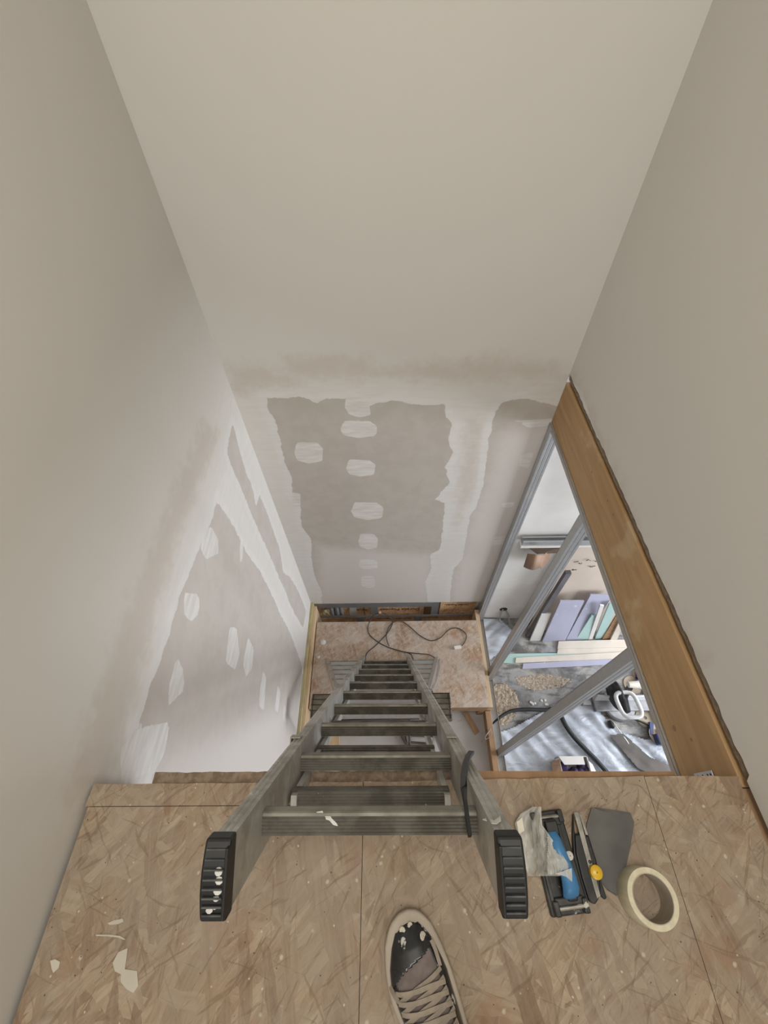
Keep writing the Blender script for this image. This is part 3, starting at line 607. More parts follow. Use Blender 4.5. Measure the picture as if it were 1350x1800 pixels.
MB().obox(aY(668,1077,PY1+.03), (1,0,0), (0,1,0), (0,0,1), .01, .008, .012).build('wire_tip', simple('copper_wire_tip', (.6,.35,.2), (.5,.3,.18), (20,20,20), .4, .3), ca, bev=.002)
# plaster crumbs on the platform
for u, v, s, lb in ((568,1129,.024,'largest white plaster flake on the platform, farthest from the ladder'),(560,1155,.014,'small white plaster flake nearest the left wall battens'),(575,1160,.011,'tiny white plaster flake beside the stepladder foot')):
    q = aZ(u, v, ZP+.004); m = MB(); m.lathe(q, (0,.1,1), [(.001,.006),(s*.6,.004),(s,0),(s*.5,-.003),(.001,-.003)], 7); o = m.build('plaster_flake', M_WHITE, None)
    tag(o, lb, 'flake', 'plaster flakes on the platform')

# ------------------------------------------------------------------ things on the stairwell floor
fr = thing('folded_metal_frame', 'dark folded metal frame lying on the pale floor behind the ladder rungs', 'frame', (.1, .5, 0))
M_FRM = simple('brown_tube', (.10,.075,.06), (.06,.045,.038), (20,20,20), .45)
def fp(u, v, z=.02): return aZ(u, v, z)
for a, b in (((690,1262),(716,1312)),((719,1262),(722,1345)),((712,1284),(724,1350)),((560,1268),(760,1262)),((720,1262),(765,1260)),((722,1292),(762,1294)),((722,1305),(762,1308))):
    MB().tube([fp(*a), fp(*b)], .009, 8).build('tube', M_FRM, fr, smooth=True)
tag(MB().prism([fp(558,1290,.03), fp(596,1290,.03), fp(597,1330,.03), fp(556,1330,.03)], (0,0,-.029)).build('wood_offcut', M_TIMB, bev=.002), 'pale wood offcut on the floor at the left, seen between ladder rungs', 'wood')
tag(MB().prism([fp(813,1252,.022), fp(823,1252,.022), fp(843,1286,.022), fp(836,1291,.022)], (0,0,-.021)).build('wood_batten', M_TIMD, bev=.002), 'short brown batten lying askew in front of the platform', 'wood')
# ------------------------------------------------------------------ things on the upper floor
q0 = aZ(1148, 1527, ZU+.048); q1 = aZ(1148, 1635, ZU+.048); RO = (q0-q1).length/2; c = (q0+q1)/2; c.z = ZU
M_TAPE = simple('cream_masking_tape', (.60,.55,.40), (.53,.48,.34), (90,90,3), .55); M_CORE = simple('card_core', (.40,.34,.27), (.33,.28,.22), (20,20,20), .8)
tp = thing('masking_tape_roll', 'cream roll of masking tape lying flat beside the grey sanding sheet', 'tape', tuple(c))
MB().lathe(c, (0,0,1), [(RO*.80,.001),(RO*.985,.001),(RO,.003),(RO,.046),(RO*.985,.048),(RO*.80,.048)], 56, closed=True).build('tape', M_TAPE, tp, smooth=True)
MB().lathe(c, (0,0,1), [(RO*.77,.0008),(RO*.80,.0008),(RO*.80,.0485),(RO*.77,.0485)], 56, closed=True).build('core', M_CORE, tp, smooth=True)
# grey sanding sheet
def flat(px, z0, th, name, m, parent=None, warp=0):
    p = [aZ(u, v, z0+th) for u, v in px]
    return MB().prism([(q.x, q.y, q.z + warp*math.sin(i*2.1)) for i, q in enumerate(p)], (0,0,-th)).build(name, m, parent)
M_GREY = simple('grey_abrasive', (.085,.082,.078), (.12,.115,.105), (9,9,9), .75, spk=.68, spkc=(.30,.28,.25), spksc=18)
px = [(1040,1420),(1070,1422),(1108,1427),(1109,1432),(1115,1446),(1108,1490),(1098,1535),(1085,1574),(1066,1564),(1048,1520),(1029,1474),(1032,1445)]
n = 16; g_ = MB(); P = {}
lef = [(1420,1040),(1450,1031),(1474,1029),(1520,1046),(1563,1064),(1574,1083)]; rig = [(1420,1052),(1428,1108),(1446,1115),(1490,1108),(1535,1098),(1574,1086)]
def itp(tab, v):
    for (a, x), (b, y) in zip(tab, tab[1:]):
        if v <= b: return x + (y-x)*(v-a)/max(1e-6, b-a)
    return tab[-1][1]
def sheet(l, r, v0, v1, zf, name, m, parent=None, n=18, th=.0012, smooth=True):
    g = MB(); vs = []
    for j in range(n+1):
        v = v0 + (v1-v0)*j/n; a = itp(l, v); b = itp(r, v)
        for i in range(n+1):
            u = a + (b-a)*i/n; vs.append(aZ(u, v, zf(u, v, i/n, j/n)))
    k = len(vs); fs = [(j*(n+1)+i, j*(n+1)+i+1, (j+1)*(n+1)+i+1, (j+1)*(n+1)+i) for j in range(n) for i in range(n)]
    if th:
        ring = list(range(n+1)) + [j*(n+1)+n for j in range(1, n+1)] + [n*(n+1)+i for i in range(n-1,-1,-1)] + [j*(n+1) for j in range(n-1,0,-1)]
        low = [Vector((p.x, p.y, p.z-th)) for p in vs]; fs2 = [tuple(q+k for q in f[::-1]) for f in fs] + [(ring[(q+1)%len(ring)], ring[q], ring[q]+k, ring[(q+1)%len(ring)]+k) for q in range(len(ring))]
        g.add(vs+low, fs+fs2)
    else: g.add(vs, fs)
    return g.build(name, m, parent, smooth=80 if smooth else False)
o = sheet(lef, rig, 1420, 1574, lambda u, v, a, b: ZU+.0025+.004*(1-b)**4+.001*math.sin(a*7+b*3), 'sanding_sheet', M_GREY)
tag(o, 'stiff dark grey sanding sheet lying between the yellow-knobbed knife and the tape roll', 'sanding sheet')
# hand sander
c_ = (aZ(928,1428,ZU+.02)+aZ(1039,1607,ZU+.02))/2
sd = thing('hand_sander', 'black hand sander with chrome end clamps and a blue handle, beside the plastic bag', 'sander', (c_.x, c_.y, ZU))
TLs, TRs, BRs, BLs = [aZ(u, v, ZU+.016) for u, v in ((926,1430),(985,1421),(1039,1605),(971,1614))]
m = MB(); m.prism([TLs,TRs,BRs,BLs], (0,0,-.0145)); m.build('base_plate', M_BLKD, sd, bev=.003)
ax = ((BRs+BLs)/2-(TLs+TRs)/2).normalized(); sx_ = Vector((0,0,1)).cross(ax).normalized(); LEN = ((BRs+BLs)/2-(TLs+TRs)/2).length; O1 = (TLs+TRs)/2; wd = (BRs-BLs).length/2
def sp_(s, x, z): return O1 + ax*(LEN*s) + sx_*x*-1 + Vector((0,0,z))
M_CHR = simple('scuffed_chrome', (.5,.48,.44), (.25,.24,.22), (20,20,20), .25, .9)
for s0 in (.07, .92):
    MB().tube([sp_(s0, -wd*.62, .012), sp_(s0, wd*.62, .012)], .004, 10).build('clamp_rod', M_CHR, sd, smooth=True)
    MB().obox(sp_(s0 + (.035 if s0 < .5 else -.035), 0, .006), sx_, ax, (0,0,1), wd*.72, .009, .006).build('clamp_bar', M_BLKD, sd, bev=.002)
    for q in (-1, 1): MB().obox(sp_(s0, q*wd*.74, .008), sx_, ax, (0,0,1), .005, .011, .009).build('clamp_ear', M_BLKD, sd, bev=.002)
MB().obox(sp_(.5, -wd*.55, .003), sx_, ax, (0,0,1), .003, LEN*.36, .004).build('stiffening_rib', M_BLKD, sd, bev=.001)
MB().obox(sp_(.5, wd*.8, .003), sx_, ax, (0,0,1), .003, LEN*.42, .004).build('stiffening_rib', M_BLKD, sd, bev=.001)
M_BLU = simple('blue_plastic', (.035,.14,.30), (.05,.19,.38), (8,8,8), .4, spk=.70, spkc=(.55,.6,.62), spksc=30)
pts = [aZ(u, v, ZU+h) for u, v, h in ((969,1462,.040),(975,1475,.052),(984,1498,.055),(993,1520,.055),(1000,1543,.054),(1004,1562,.050),(1004,1575,.042),(1003,1580,.032))]
rr = [.010,.0115,.012,.0125,.014,.0155,.0145,.008]; m = MB(); k = 14; V_ = []
for p, r in zip(pts, rr):
    for j in range(k): a = 2*math.pi*j/k; V_.append(p + sx_*math.cos(a)*r*1.02 + Vector((0,0,1))*math.sin(a)*r*.75)
m.add(V_, [(i*k+j, i*k+(j+1)%k, (i+1)*k+(j+1)%k, (i+1)*k+j) for i in range(len(pts)-1) for j in range(k)] + [tuple(range(k-1,-1,-1)), tuple((len(pts)-1)*k+j for j in range(k))]); m.build('handle', M_BLU, sd, smooth=True)
MB().obox(aZ(968,1455,ZU+.028), sx_, ax, (0,0,1), .012, .012, .014).build('handle_post', M_BLK, sd, bev=.003)
MB().obox(aZ(1001,1566,ZU+.024), sx_, ax, (0,0,1), .009, .014, .012).build('handle_post', M_BLK, sd, bev=.003)
MB().lathe(aZ(1000,1504,ZU+.02), (0,0,1), [(.001,-.004),(.0065,-.004),(.0075,.004),(.004,.008),(.001,.009)], 12).build('thumb_screw', M_WHITE, sd, smooth=True)
# plastic bag
mb, nt, p_ = newmat('clear_film', .25, 0, .5); p_.inputs['Base Color'].default_value = (.62,.61,.56,1); p_.inputs['Alpha'].default_value = .55
vv = coords(nt); ff = noise_fac(nt, coords(nt, (60,18,30), (0,0,.5)), 1, .35, .7, 4, .6, .8); r_ = N(nt, 'ShaderNodeMapRange'); r_.inputs['To Min'].default_value = .60; r_.inputs['To Max'].default_value = .80; L(nt, ff, r_.inputs[0]); L(nt, r_.outputs[0], p_.inputs['Alpha']); bump(nt, p_, ff, .6, .004)
M_BAG = mb
bl = [(1418,935),(1430,915),(1447,905),(1470,911),(1500,918),(1540,928),(1550,1000)]; brr = [(1418,951),(1450,953),(1480,974),(1526,1004),(1550,1006)]
def bagz(u, v, a, b):
    n1 = noise.noise(Vector((u*.05, v*.05, 1)))*.008 + noise.noise(Vector((u*.13, v*.09, 4)))*.005
    f = max(0, min(1, (u-925)/35)); h = ZU + .018 + .034*f + (.014 if 960 < u < 1000 and 1460 < v < 1540 else .004)*f
    return h + n1*(.6+.4*f) + .012*math.sin(a*9+b*4)*.35
o = sheet(bl, brr, 1418, 1540, bagz, 'plastic_bag', M_BAG, n=30, th=0); tag(o, 'crumpled translucent plastic bag lying over the hand sander beside the right ladder cap', 'plastic bag')
t_ = MB(); t_.add([aZ(976,1536,ZU+.071), aZ(1005,1526,ZU+.072), aZ(1006,1550,ZU+.068), aZ(995,1541,ZU+.069)], [(0,1,2,3)]); f_ = t_.build('folded_corner', M_BAG, o)
t_ = MB(); t_.add([aZ(908,1445,ZU+.036), aZ(918,1437,ZU+.037), aZ(922,1460,ZU+.037), aZ(912,1466,ZU+.036)], [(0,1,2,3)]); t_.build('paper_tag', simple('cream_paper', (.66,.62,.50)), o)
# snap-off knife
c_ = (aZ(1014,1428,ZU)+aZ(1050,1585,ZU))/2
kn = thing('snap_off_knife', 'black snap-off knife with a silver blade channel and a round yellow knob', 'knife', (c_.x, c_.y, ZU))
def seg(name, pl, z0, th, m, bev=.0015): return MB().prism([aZ(u, v, z0+th) for u, v in pl], (0,0,-th)).build(name, m, kn, bev=bev)
seg('body', [(1011,1466),(1034,1464),(1049,1512),(1056,1545),(1057,1574),(1047,1591),(1036,1584),(1024,1545),(1013,1500)], ZU+.001, .016, M_BLKD, .003)
seg('blade_channel', [(1009,1428),(1017,1427),(1056,1575),(1050,1580),(1044,1560)], ZU+.0175, .002, M_CHR, .0004)
seg('blade_sleeve', [(1018,1430),(1023,1432),(1034,1468),(1031,1472)], ZU+.014, .003, M_CHR, .0004)
seg('grip_shadow_side', [(1008,1430),(1011,1466),(1036,1584),(1028,1580),(1010,1520),(1007,1470)], ZU+.001, .010, M_BLK)  # black side of the grip, widened to stand in for the knife's shadow
seg('grip_shadow_side', [(1049,1530),(1056,1545),(1067,1578),(1064,1582),(1056,1574)], ZU+.001, .010, M_BLK)
M_YEL = simple('yellow_plastic', (.72,.45,.02), (.62,.38,.02), (8,8,8), .35)
kp = aZ(1046,1533,ZU+.021); kb = MB().lathe(kp, (0,0,1), [(.001,-.002),(.0112,-.002),(.0118,.003),(.0112,.008),(.008,.0105),(.001,.011)], 24).build('knob', M_YEL, kn, smooth=True)
MB().lathe(aZ(1037,1515,ZU+.0195), (0,0,1), [(.0008,.0),(.003,0),(.003,.0012),(.0018,.0012)], 12).build('rivet', M_BLK, kn)
# dried plaster scraps on the boards
def scrap(px, lab):
    o = MB().prism([aZ(u, v, ZU+.0014) for u, v in px], (0,0,-.0013)).build('plaster_scrap', M_PLF, None); tag(o, lab, 'plaster scrap')
M_PLF = simple('dried_plaster', (.52,.48,.40), (.46,.42,.35), (12,12,12), .9)
cr27 = lambda l: [(x/2.7, 1300+y/2.7) for x, y in l]
scrap(cr27([(535,1060),(560,1010),(605,990),(600,1040),(592,1090),(650,1098),(656,1170),(632,1203),(600,1185),(572,1150),(575,1115),(545,1100)]), 'large torn cream plaster scrap on the boards at the left')
scrap(cr27([(510,872),(540,858),(582,850),(586,864),(560,876),(520,880)]), 'small oval cream plaster scrap above the curved sliver')
scrap(cr27([(455,926),(520,926),(570,932),(598,950),(588,950),(560,940),(510,934),(456,932)]), 'thin curved sliver of cream plaster on the boards at the left')
scrap(cr27([(238,1050),(262,1042),(284,1055),(278,1085),(252,1108),(244,1085)]), 'cream plaster blob near the left wall foot')
# ------------------------------------------------------------------ person: one foot and lower leg
T = aZ(708, 1601, ZU+.02); A1_ = aZ(722,1649,ZU+.03); A2_ = aZ(764,1790,ZU+.03); da = (A2_-A1_); da.z = 0; da.normalize(); da = Vector((da.x, da.y, 0)); dl = Vector((0,0,1)).cross(da).normalized(); LF = .295
hl = T + da*LF*.75
pe = thing('person', 'standing person, only one foot in view: paint-spattered black sneaker with tan laces', 'person', (hl.x, hl.y, ZU))
def hw(s):
    t = [(0,0.004),(.015,.018),(.05,.031),(.11,.042),(.2,.050),(.32,.0535),(.45,.050),(.6,.044),(.75,.041),(.88,.041),(.96,.033),(1,.012)]
    for (a, x), (b, y) in zip(t, t[1:]):
        if s <= b: return x + (y-x)*(s-a)/(b-a)
    return .01
def cl(s): return T + da*(LF*s) + dl*(-.005*math.sin(min(1, s*1.8)*math.pi))          # slight banana
def ht(s):
    t = [(0,.022),(.06,.036),(.15,.044),(.28,.052),(.42,.070),(.55,.088),(.66,.098),(.8,.095),(.92,.088),(1,.05)]
    for (a, x), (b, y) in zip(t, t[1:]):
        if s <= b: return x + (y-x)*(s-a)/(b-a)
    return .05
ss = [0,.008,.02,.04,.07,.11,.16,.22,.28,.34,.4,.46,.52,.58,.64,.7,.76,.82,.88,.93,.97,1]
L_ = []; Rr_ = []
for s in ss: c = cl(s); w = hw(s)*.99+.004; L_.append(c - dl*w); Rr_.append(c + dl*w)
pl = [(p.x, p.y, ZU+.030) for p in L_ + Rr_[::-1]]
M_SOLE = simple('dusty_cream_sole', (.40,.34,.27), (.34,.29,.23), (12,12,12), .7)
leg = MB()
# leg + sock as one body
an = cl(.78); V_ = []; k = 20; prof = [(.055,.036,.030),(.085,.040,.034),(.12,.041,.036),(.17,.045,.042),(.25,.054,.052),(.34,.060,.058),(.42,.058,.056),(.47,.060,.060)]
for z, a, b in prof:
    for j in range(k): t = 2*math.pi*j/k; V_.append(Vector((an.x, an.y-.02*(z-.05), ZU+z)) + da*math.cos(t)*a + dl*math.sin(t)*b)
leg.add(V_, [(i*k+j, i*k+(j+1)%k, (i+1)*k+(j+1)%k, (i+1)*k+j) for i in range(len(prof)-1) for j in range(k)] + [tuple(range(k-1,-1,-1)), tuple((len(prof)-1)*k+j for j in range(k))])
leg.build('trouser_leg', simple('dark_work_cloth', (.03,.03,.034), (.05,.05,.055), (40,40,40), .9), pe, smooth=True)
sh = MB().prism(pl, (0,0,-.0295)).build('sneaker_sole', M_SOLE, pe, bev=.005, seg=3)
NA = 56
def surf(s, a, off=0):                            # a in 0..1 across
    th = math.pi*a; w = (hw(s)-(.0085 if s < .1 else max(.0035, .0085-.03*(s-.1)))) + off; h = ht(s) - .020 + off
    w = max(w, .001); cx_ = math.cos(th); sx = math.sin(th)
    return cl(s) + da*(.009 if s < .05 else .007*(1-min(1, s*3))) - dl*(w*math.copysign(abs(cx_)**.75, cx_)) + Vector((0,0,1))*(ZU+.020 - cl(s).z + h*sx**.72)
def region(name, m, test, parent, off=0, s0=0, s1=1, n=130):
    vs = []; fs = []
    for i in range(n+1):
        for j in range(NA+1): vs.append(surf(s0+(s1-s0)*i/n, j/NA, off))
    for i in range(n):
        for j in range(NA):
            if test(s0+(s1-s0)*(i+.5)/n, (j+.5)/NA): q = i*(NA+1)+j; fs.append((q, q+1, q+NA+2, q+NA+1))
    used = sorted({x for f in fs for x in f}); mp = {x: i for i, x in enumerate(used)}
    o = MB().add([vs[x] for x in used], [tuple(mp[x] for x in f) for f in fs]).build(name, m, parent, smooth=60)
    mo = o.modifiers.new('thick', 'SOLIDIFY'); mo.thickness = .0012; mo.offset = -1
    return o
M_PAT = simple('spattered_black_leather', (.012,.012,.013), (.022,.022,.024), (30,30,30), .25, spk=.60, spkc=(.50,.48,.44), spksc=26)
M_TON = simple('grey_brown_canvas', (.19,.155,.14), (.15,.12,.11), (60,60,60), .9); M_LACE = simple('tan_lace', (.30,.25,.195), (.25,.21,.165), (60,60,60), .9, bmp=.4)
edge = lambda a: .215 - .16*(a-.5)               # slanted toe cap seam
up = region('sneaker_upper', M_PAT, lambda s, a: s > edge(a)-.02 and (a < .24 or a > .72 or s > .70) and not (s > .68 and .15 < a < .85 and s < .90), pe)
region('toe_cap', M_PAT, lambda s, a: s < edge(a), up, off=.0018)
region('tongue', M_TON, lambda s, a: s > edge(a)-.03 and .14 < a < .82 and s < .66, up, off=-.0012)
lc = []
for i in range(6):
    s = .295 + .040*i
    for sg in (0, 1):
        a0, a1 = (.22, .74) if sg else (.74, .22); pts = []; nr = []
        for j in range(9):
            t = j/8; a = a0 + (a1-a0)*t; q = surf(s + .050*t*(1 if sg else 1) - (.0 if sg else .008), a, .0035 + .0022*sg*math.sin(math.pi*t)); pts.append(q); nr.append((surf(s, a, .02)-surf(s, a, 0)).normalized())
        MB().ribbon(pts, .0062, .0016, nr).build('lace', M_LACE, up, smooth=True)
pts = [surf(.16+.12*j/8, .80-.06*j/8, .004) for j in range(9)]; MB().ribbon(pts, .0062, .0016, [(0,0,1)]*9).build('lace', M_LACE, up, smooth=True)
pts = [surf(.265+.06*j/8, .10+.14*j/8, .004) for j in range(9)]; MB().ribbon(pts, .0062, .0016, [(0,0,1)]*9).build('lace', M_LACE, up, smooth=True)
for s_, a_, r in ((.055,.42,.006),(.05,.56,.005),(.125,.70,.007)):
    q = surf(s_, a_, .0024); nn = (surf(s_, a_, .02)-surf(s_, a_, 0)).normalized(); MB().lathe(q, nn, [(.0005,.0006),(r*.8,.0005),(r,-.0008)], 9).build('paint_splash', M_PLF, up)
# ------------------------------------------------------------------ the lower room seen through the studs
M_LAV = simple('lavender_plasterboard', (.42,.42,.53), (.38,.38,.48), (4,4,4), .85, spk=.66, spkc=(.62,.61,.62), spksc=9)
M_TEAL = simple('pale_teal_plasterboard', (.40,.56,.53), (.36,.51,.48), (4,4,4), .85)
M_CREAM = simple('cream_board', (.64,.575,.50), (.56,.50,.43), (4,4,4), .85, spk=.68, spkc=(.45,.39,.33), spksc=10)
M_BEIGE = simple('beige_board', (.56,.475,.40), (.51,.43,.36), (3,3,3), .85, spk=.70, spkc=(.30,.25,.21), spksc=7)
M_DARKB = simple('dark_slate_board', (.10,.095,.105), (.14,.13,.14), (4,4,4), .7)
def lean(px, dy, th, name, m, lab, grp=None, z0=.001):
    """a sheet standing on the floor, its head dy further back; px: bottom left, bottom right, top right, top left"""
    a, b = aZ(*px[0], z0), aZ(*px[1], z0); y = (a.y + b.y)/2; a.y = b.y = y
    c, d = aY(*px[2], y+dy), aY(*px[3], y+dy)
    nn = (b-a).cross(d-a).normalized(); nn = nn if nn.y > 0 else -nn
    o = MB().prism([a, b, c, d], nn*th).build(name, m, None, bev=.0012); return tag(o, lab, 'board', grp)
q = aZ(930, 1115, 0)
o = MB().prism([(1.212,1.405,.001),(2.75,1.405,.001),(2.75,1.475,1.30),(1.215,1.475,1.30)], (0,.026,0)).build('plasterboard_sheet', M_BEIGE, None, bev=.001); tag(o, 'tall beige board with scribbles leaning on the lower back wall', 'board')
random.seed(5)
for u, v in ((1013,988),(1018,990),(1036,985),(1041,996),(1047,988),(1010,1001)):
    p = aY(u, v, 1.457); MB().tube([p + Vector((random.uniform(-.02,.02), 0, random.uniform(-.012,.012))) for _ in range(4)], .0022, 5).build('pencil_mark', M_CABLE, o)
o = MB().prism([(1.175,1.340,.001),(1.215,1.340,.001),(1.245,1.40,1.05),(1.205,1.40,1.05)], (0,.03,0)).build('dark_board', M_DARKB, None, bev=.001); tag(o, 'narrow dark slate-coloured board at the left edge of the leaning stack', 'board')
lean([(931,1126),(950,1127),(969,1079),(952,1079)], .05, .0125, 'board_offcut', M_WHITE, 'short white board offcut leaning left of the wide lavender board')
lean([(953,1128),(993,1128),(1027,1057),(985,1057)], .06, .0125, 'plasterboard_offcut', M_LAV, 'wide lavender plasterboard offcut, lower and left of the other lavender one')
lean([(995,1127),(1022,1124),(1078,1047),(1038,1046)], .08, .0125, 'plasterboard_offcut', M_LAV, 'taller lavender plasterboard offcut with scuffed face, behind the white strip')
lean([(1012,1126),(1034,1124),(1050,1084),(1040,1082)], .03, .0125, 'plasterboard_offcut', M_TEAL, 'dark-shaded low teal plasterboard offcut left of the white strip')
lean([(1034,1125),(1041,1125),(1062,1065),(1055,1064)], .03, .012, 'board_strip', M_WHITE, 'narrow white board strip standing among the leaning teal offcuts')
lean([(1046,1124),(1060,1122),(1087,1061),(1071,1062)], .03, .0125, 'plasterboard_offcut', M_TEAL, 'bright teal plasterboard offcut leaning right of the white strip')
lean([(1058,1125),(1072,1124),(1096,1080),(1086,1078)], .03, .0125, 'board_offcut', M_TIMD, 'brown board offcut leaning right of the teal offcut')
lean([(1072,1127),(1084,1127),(1104,1078),(1094,1082)], .03, .0125, 'board_offcut', M_CREAM, 'cream board offcut leaning at the far right of the stack')
def lay(px, z, th, name, m, lab, grp=None):
    p = [aZ(u, v, z+th) for u, v in px]; o = MB().prism(p, (0,0,-th)).build(name, m, None, bev=.0008); return tag(o, lab, 'board', grp)
lay([(980,1140),(982,1127),(1180,1122),(1180,1136)], .0140, .012, 'board_strip', M_CREAM, 'upper cream board strip lying in front of the leaning offcuts')
lay([(979,1150),(981,1140),(1180,1133),(1180,1146)], .001, .012, 'board_strip', M_CREAM, 'lower cream board strip lying in front of the leaning offcuts')
lay([(881,1165),(896,1149),(980,1148),(1160,1140),(1162,1152),(905,1166)], .001, .010, 'plasterboard_strip', M_TEAL, 'long pale teal plasterboard strip on the floor under the cream one')
lay([(906,1165),(907,1156),(1170,1142),(1172,1154)], .0115, .012, 'board_strip', M_CREAM, 'long cream board strip lying on the teal strip')
lay([(918,1176),(920,1166),(1090,1157),(1172,1152),(1172,1163)], .001, .010, 'plasterboard_strip', M_LAV, 'long lavender plasterboard strip on the floor nearest the plastic sheet')
# channels on top of the tall board
def chan(u0, v0, u1, y0, y1, h, name, m, lab):
    a = aY(u0, v0, y0); b = aY(u1, v0, y0); z = a.z; q = MB(); t = .0015
    q.box((a.x, y0, z-t), (b.x, y1, z)); q.box((a.x, y0, z-h), (b.x, y0+t, z-t)); q.box((a.x, y1-t, z-h), (b.x, y1, z-t)); q.box((a.x, y0, z-h), (a.x+.012, y0+t*2, z)); return tag(q.build(name, m, None), lab, 'channel')
o = MB().box((aY(914,962,1.462).x, 1.455, 1.303), (2.6, 1.505, 1.325)).build('white_profile', M_WHITE, None, bev=.002); tag(o, 'long white profile lying along the top of the tall beige board', 'profile')
z_ = 1.326
for a, b, ys_, lab in ((aY(920,950,1.47).x, 1.165, (1.462,1.505), 'grey steel channel on the white profile, the left one'), (1.175, 2.5, (1.458,1.508), 'grey steel channel on the white profile, the right one near the beam')):
    q = MB(); q.box((a, ys_[0], z_), (b, ys_[1], z_+.0015)); q.box((a, ys_[0], z_+.0015), (b, ys_[0]+.0015, z_+.04)); q.box((a, ys_[1]-.0015, z_+.0015), (b, ys_[1], z_+.04)); q.box((a, ys_[0]+.0015, z_+.0385), (b, ys_[0]+.010, z_+.04)); q.box((a, ys_[1]-.010, z_+.0385), (b, ys_[1]-.0015, z_+.04)); tag(q.build('steel_channel', M_STEEL, None), lab, 'channel')
# cardboard wrapped under the profile
M_CARD = simple('brown_cardboard', (.30,.19,.125), (.24,.15,.10), (6,40,6), .85)
cdn = thing('torn_cardboard', 'torn brown cardboard hanging below the white profile on the back wall', 'cardboard', (.97, 1.45, 1.05))
yy = 1.452
def cp_(u, v, dy=0): return aY(u, v, yy+dy)
n_ = 8; top_ = [cp_(928 + (957-928)*i/n_, 973 + 3*i/n_, -.05*math.sin(math.pi*i/n_)) for i in range(n_+1)]; bot_ = [cp_(921 + (951-921)*i/n_, 996 + 5*math.sin(math.pi*i/n_), -.05*math.sin(math.pi*i/n_)) for i in range(n_+1)]
m = MB(); m.add(top_+bot_, [(i, i+1, n_+2+i, n_+1+i) for i in range(n_)]); o = m.build('flap', M_CARD, cdn, smooth=True); mo = o.modifiers.new('t', 'SOLIDIFY'); mo.thickness = .004
MB().prism([cp_(957,974),(cp_(968,966,.02)),cp_(966,985,.02),cp_(950,1001)], (0,.004,0)).build('flap', M_CARD, cdn)
MB().prism([cp_(930,964,.02),cp_(985,963,.02),cp_(984,972,.02),cp_(944,974,.0)], (0,.02,0)).build('crumpled_edge', simple('dark_cardboard', (.10,.065,.045), None, (30,30,30), .9), cdn)
# hole in the wall with a cable loop
cl_ = thing('cable_loop', 'grey cable loop hanging from a dark hole low in the lower back wall', 'cable', tuple(aY(884,1071,YB-.002)))
h_ = aY(885,1071,YB-.0005); MB().lathe((h_.x, YB-.0002, h_.z), (0,-1,0), [(.001,.0006),(.034,.0006),(.034,.0)], 16).build('hole', M_BLK, cl_)
MB().tube([aY(u, v, y) for u, v, y in ((884,1071,YB-.003),(880,1080,YB-.02),(878,1090,YB-.04),(883,1098,YB-.06),(890,1099,YB-.06),(895,1092,YB-.04),(894,1082,YB-.02),(889,1073,YB-.003))], .007, 8).build('cable', simple('grey_cable', (.33,.33,.33), (.2,.2,.2), (20,20,20), .5), cl_, smooth=True)
# plastic sheeting on the floor, creased
M_TARP, nt, p_ = newmat('blue_grey_sheeting', .42, 0, .5)
v_ = coords(nt, (5, 12, 5), (0, 0, -.7)); a_ = noise_fac(nt, v_, 1, .35, .68, 6, .6, 1.2); c_ = mix(nt, a_, (.44,.47,.52), (.30,.32,.36)); b_ = noise_fac(nt, coords(nt, (3, 26, 3), (0, 0, .9)), 1, .58, .66, 4, .6, .8); c_ = mix(nt, mul(nt, b_, .6), c_, (.56,.58,.61))
L(nt, c_, p_.inputs['Base Color']); bump(nt, p_, a_, .35, .008)
def insid(p, poly):
    c = False
    for i in range(len(poly)):
        a = poly[i]; b = poly[i-1]
        if (a[1] > p[1]) != (b[1] > p[1]) and p[0] < (b[0]-a[0])*(p[1]-a[1])/(b[1]-a[1]) + a[0]: c = not c
    return c
def crumple(px, name, m, z0, amp, step, seed, k=(7, 16), rot=.6, hard=.5):
    poly = [aZ(u, v, z0)[:2] for u, v in px]; xs = [p[0] for p in poly]; ys_ = [p[1] for p in poly]
    nx = int((max(xs)-min(xs))/step)+1; ny = int((max(ys_)-min(ys_))/step)+1; V_ = {}; vs = []; fs = []
    def vid(i, j):
        if (i, j) not in V_:
            x = min(xs)+i*step; y = min(ys_)+j*step; a = x*math.cos(rot)+y*math.sin(rot); b = -x*math.sin(rot)+y*math.cos(rot)
            h = abs(noise.noise(Vector((a*k[0], b*k[1], seed))))*hard + .5*noise.noise(Vector((a*k[0]*2.7, b*k[1]*2.2, seed+3)))
            V_[(i, j)] = len(vs); vs.append((x + .004*noise.noise(Vector((x*60, y*60, 0))), y, z0 + amp*max(0, .35+h)))
        return V_[(i, j)]
    for i in range(nx):
        for j in range(ny):
            if insid((min(xs)+(i+.5)*step, min(ys_)+(j+.5)*step), poly): fs.append((vid(i,j), vid(i+1,j), vid(i+1,j+1), vid(i,j+1)))
    return MB().add(vs, fs).build(name, m, None, smooth=80)
o = crumple([(873,1290),(905,1278),(935,1262),(960,1248),(985,1232),(1010,1225),(1032,1222),(1050,1250),(1085,1285),(1130,1300),(1230,1310),(1330,1420),(1200,1440),(870,1440)], 'plastic_sheeting', M_TARP, .003, .040, .008, 3, (1.6, 7), 2.2, .8)
tag(o, 'creased blue-grey plastic sheeting spread over the lower floor at the front', 'plastic sheet')
o = crumple([(838,1090),(875,1088),(900,1110),(890,1140),(862,1160),(846,1150)], 'plastic_sheeting', M_TARP, .003, .04, .012, 9, (3, 8), .5, .8); tag(o, 'small creased plastic sheeting at the back left corner by the stud', 'plastic sheet')
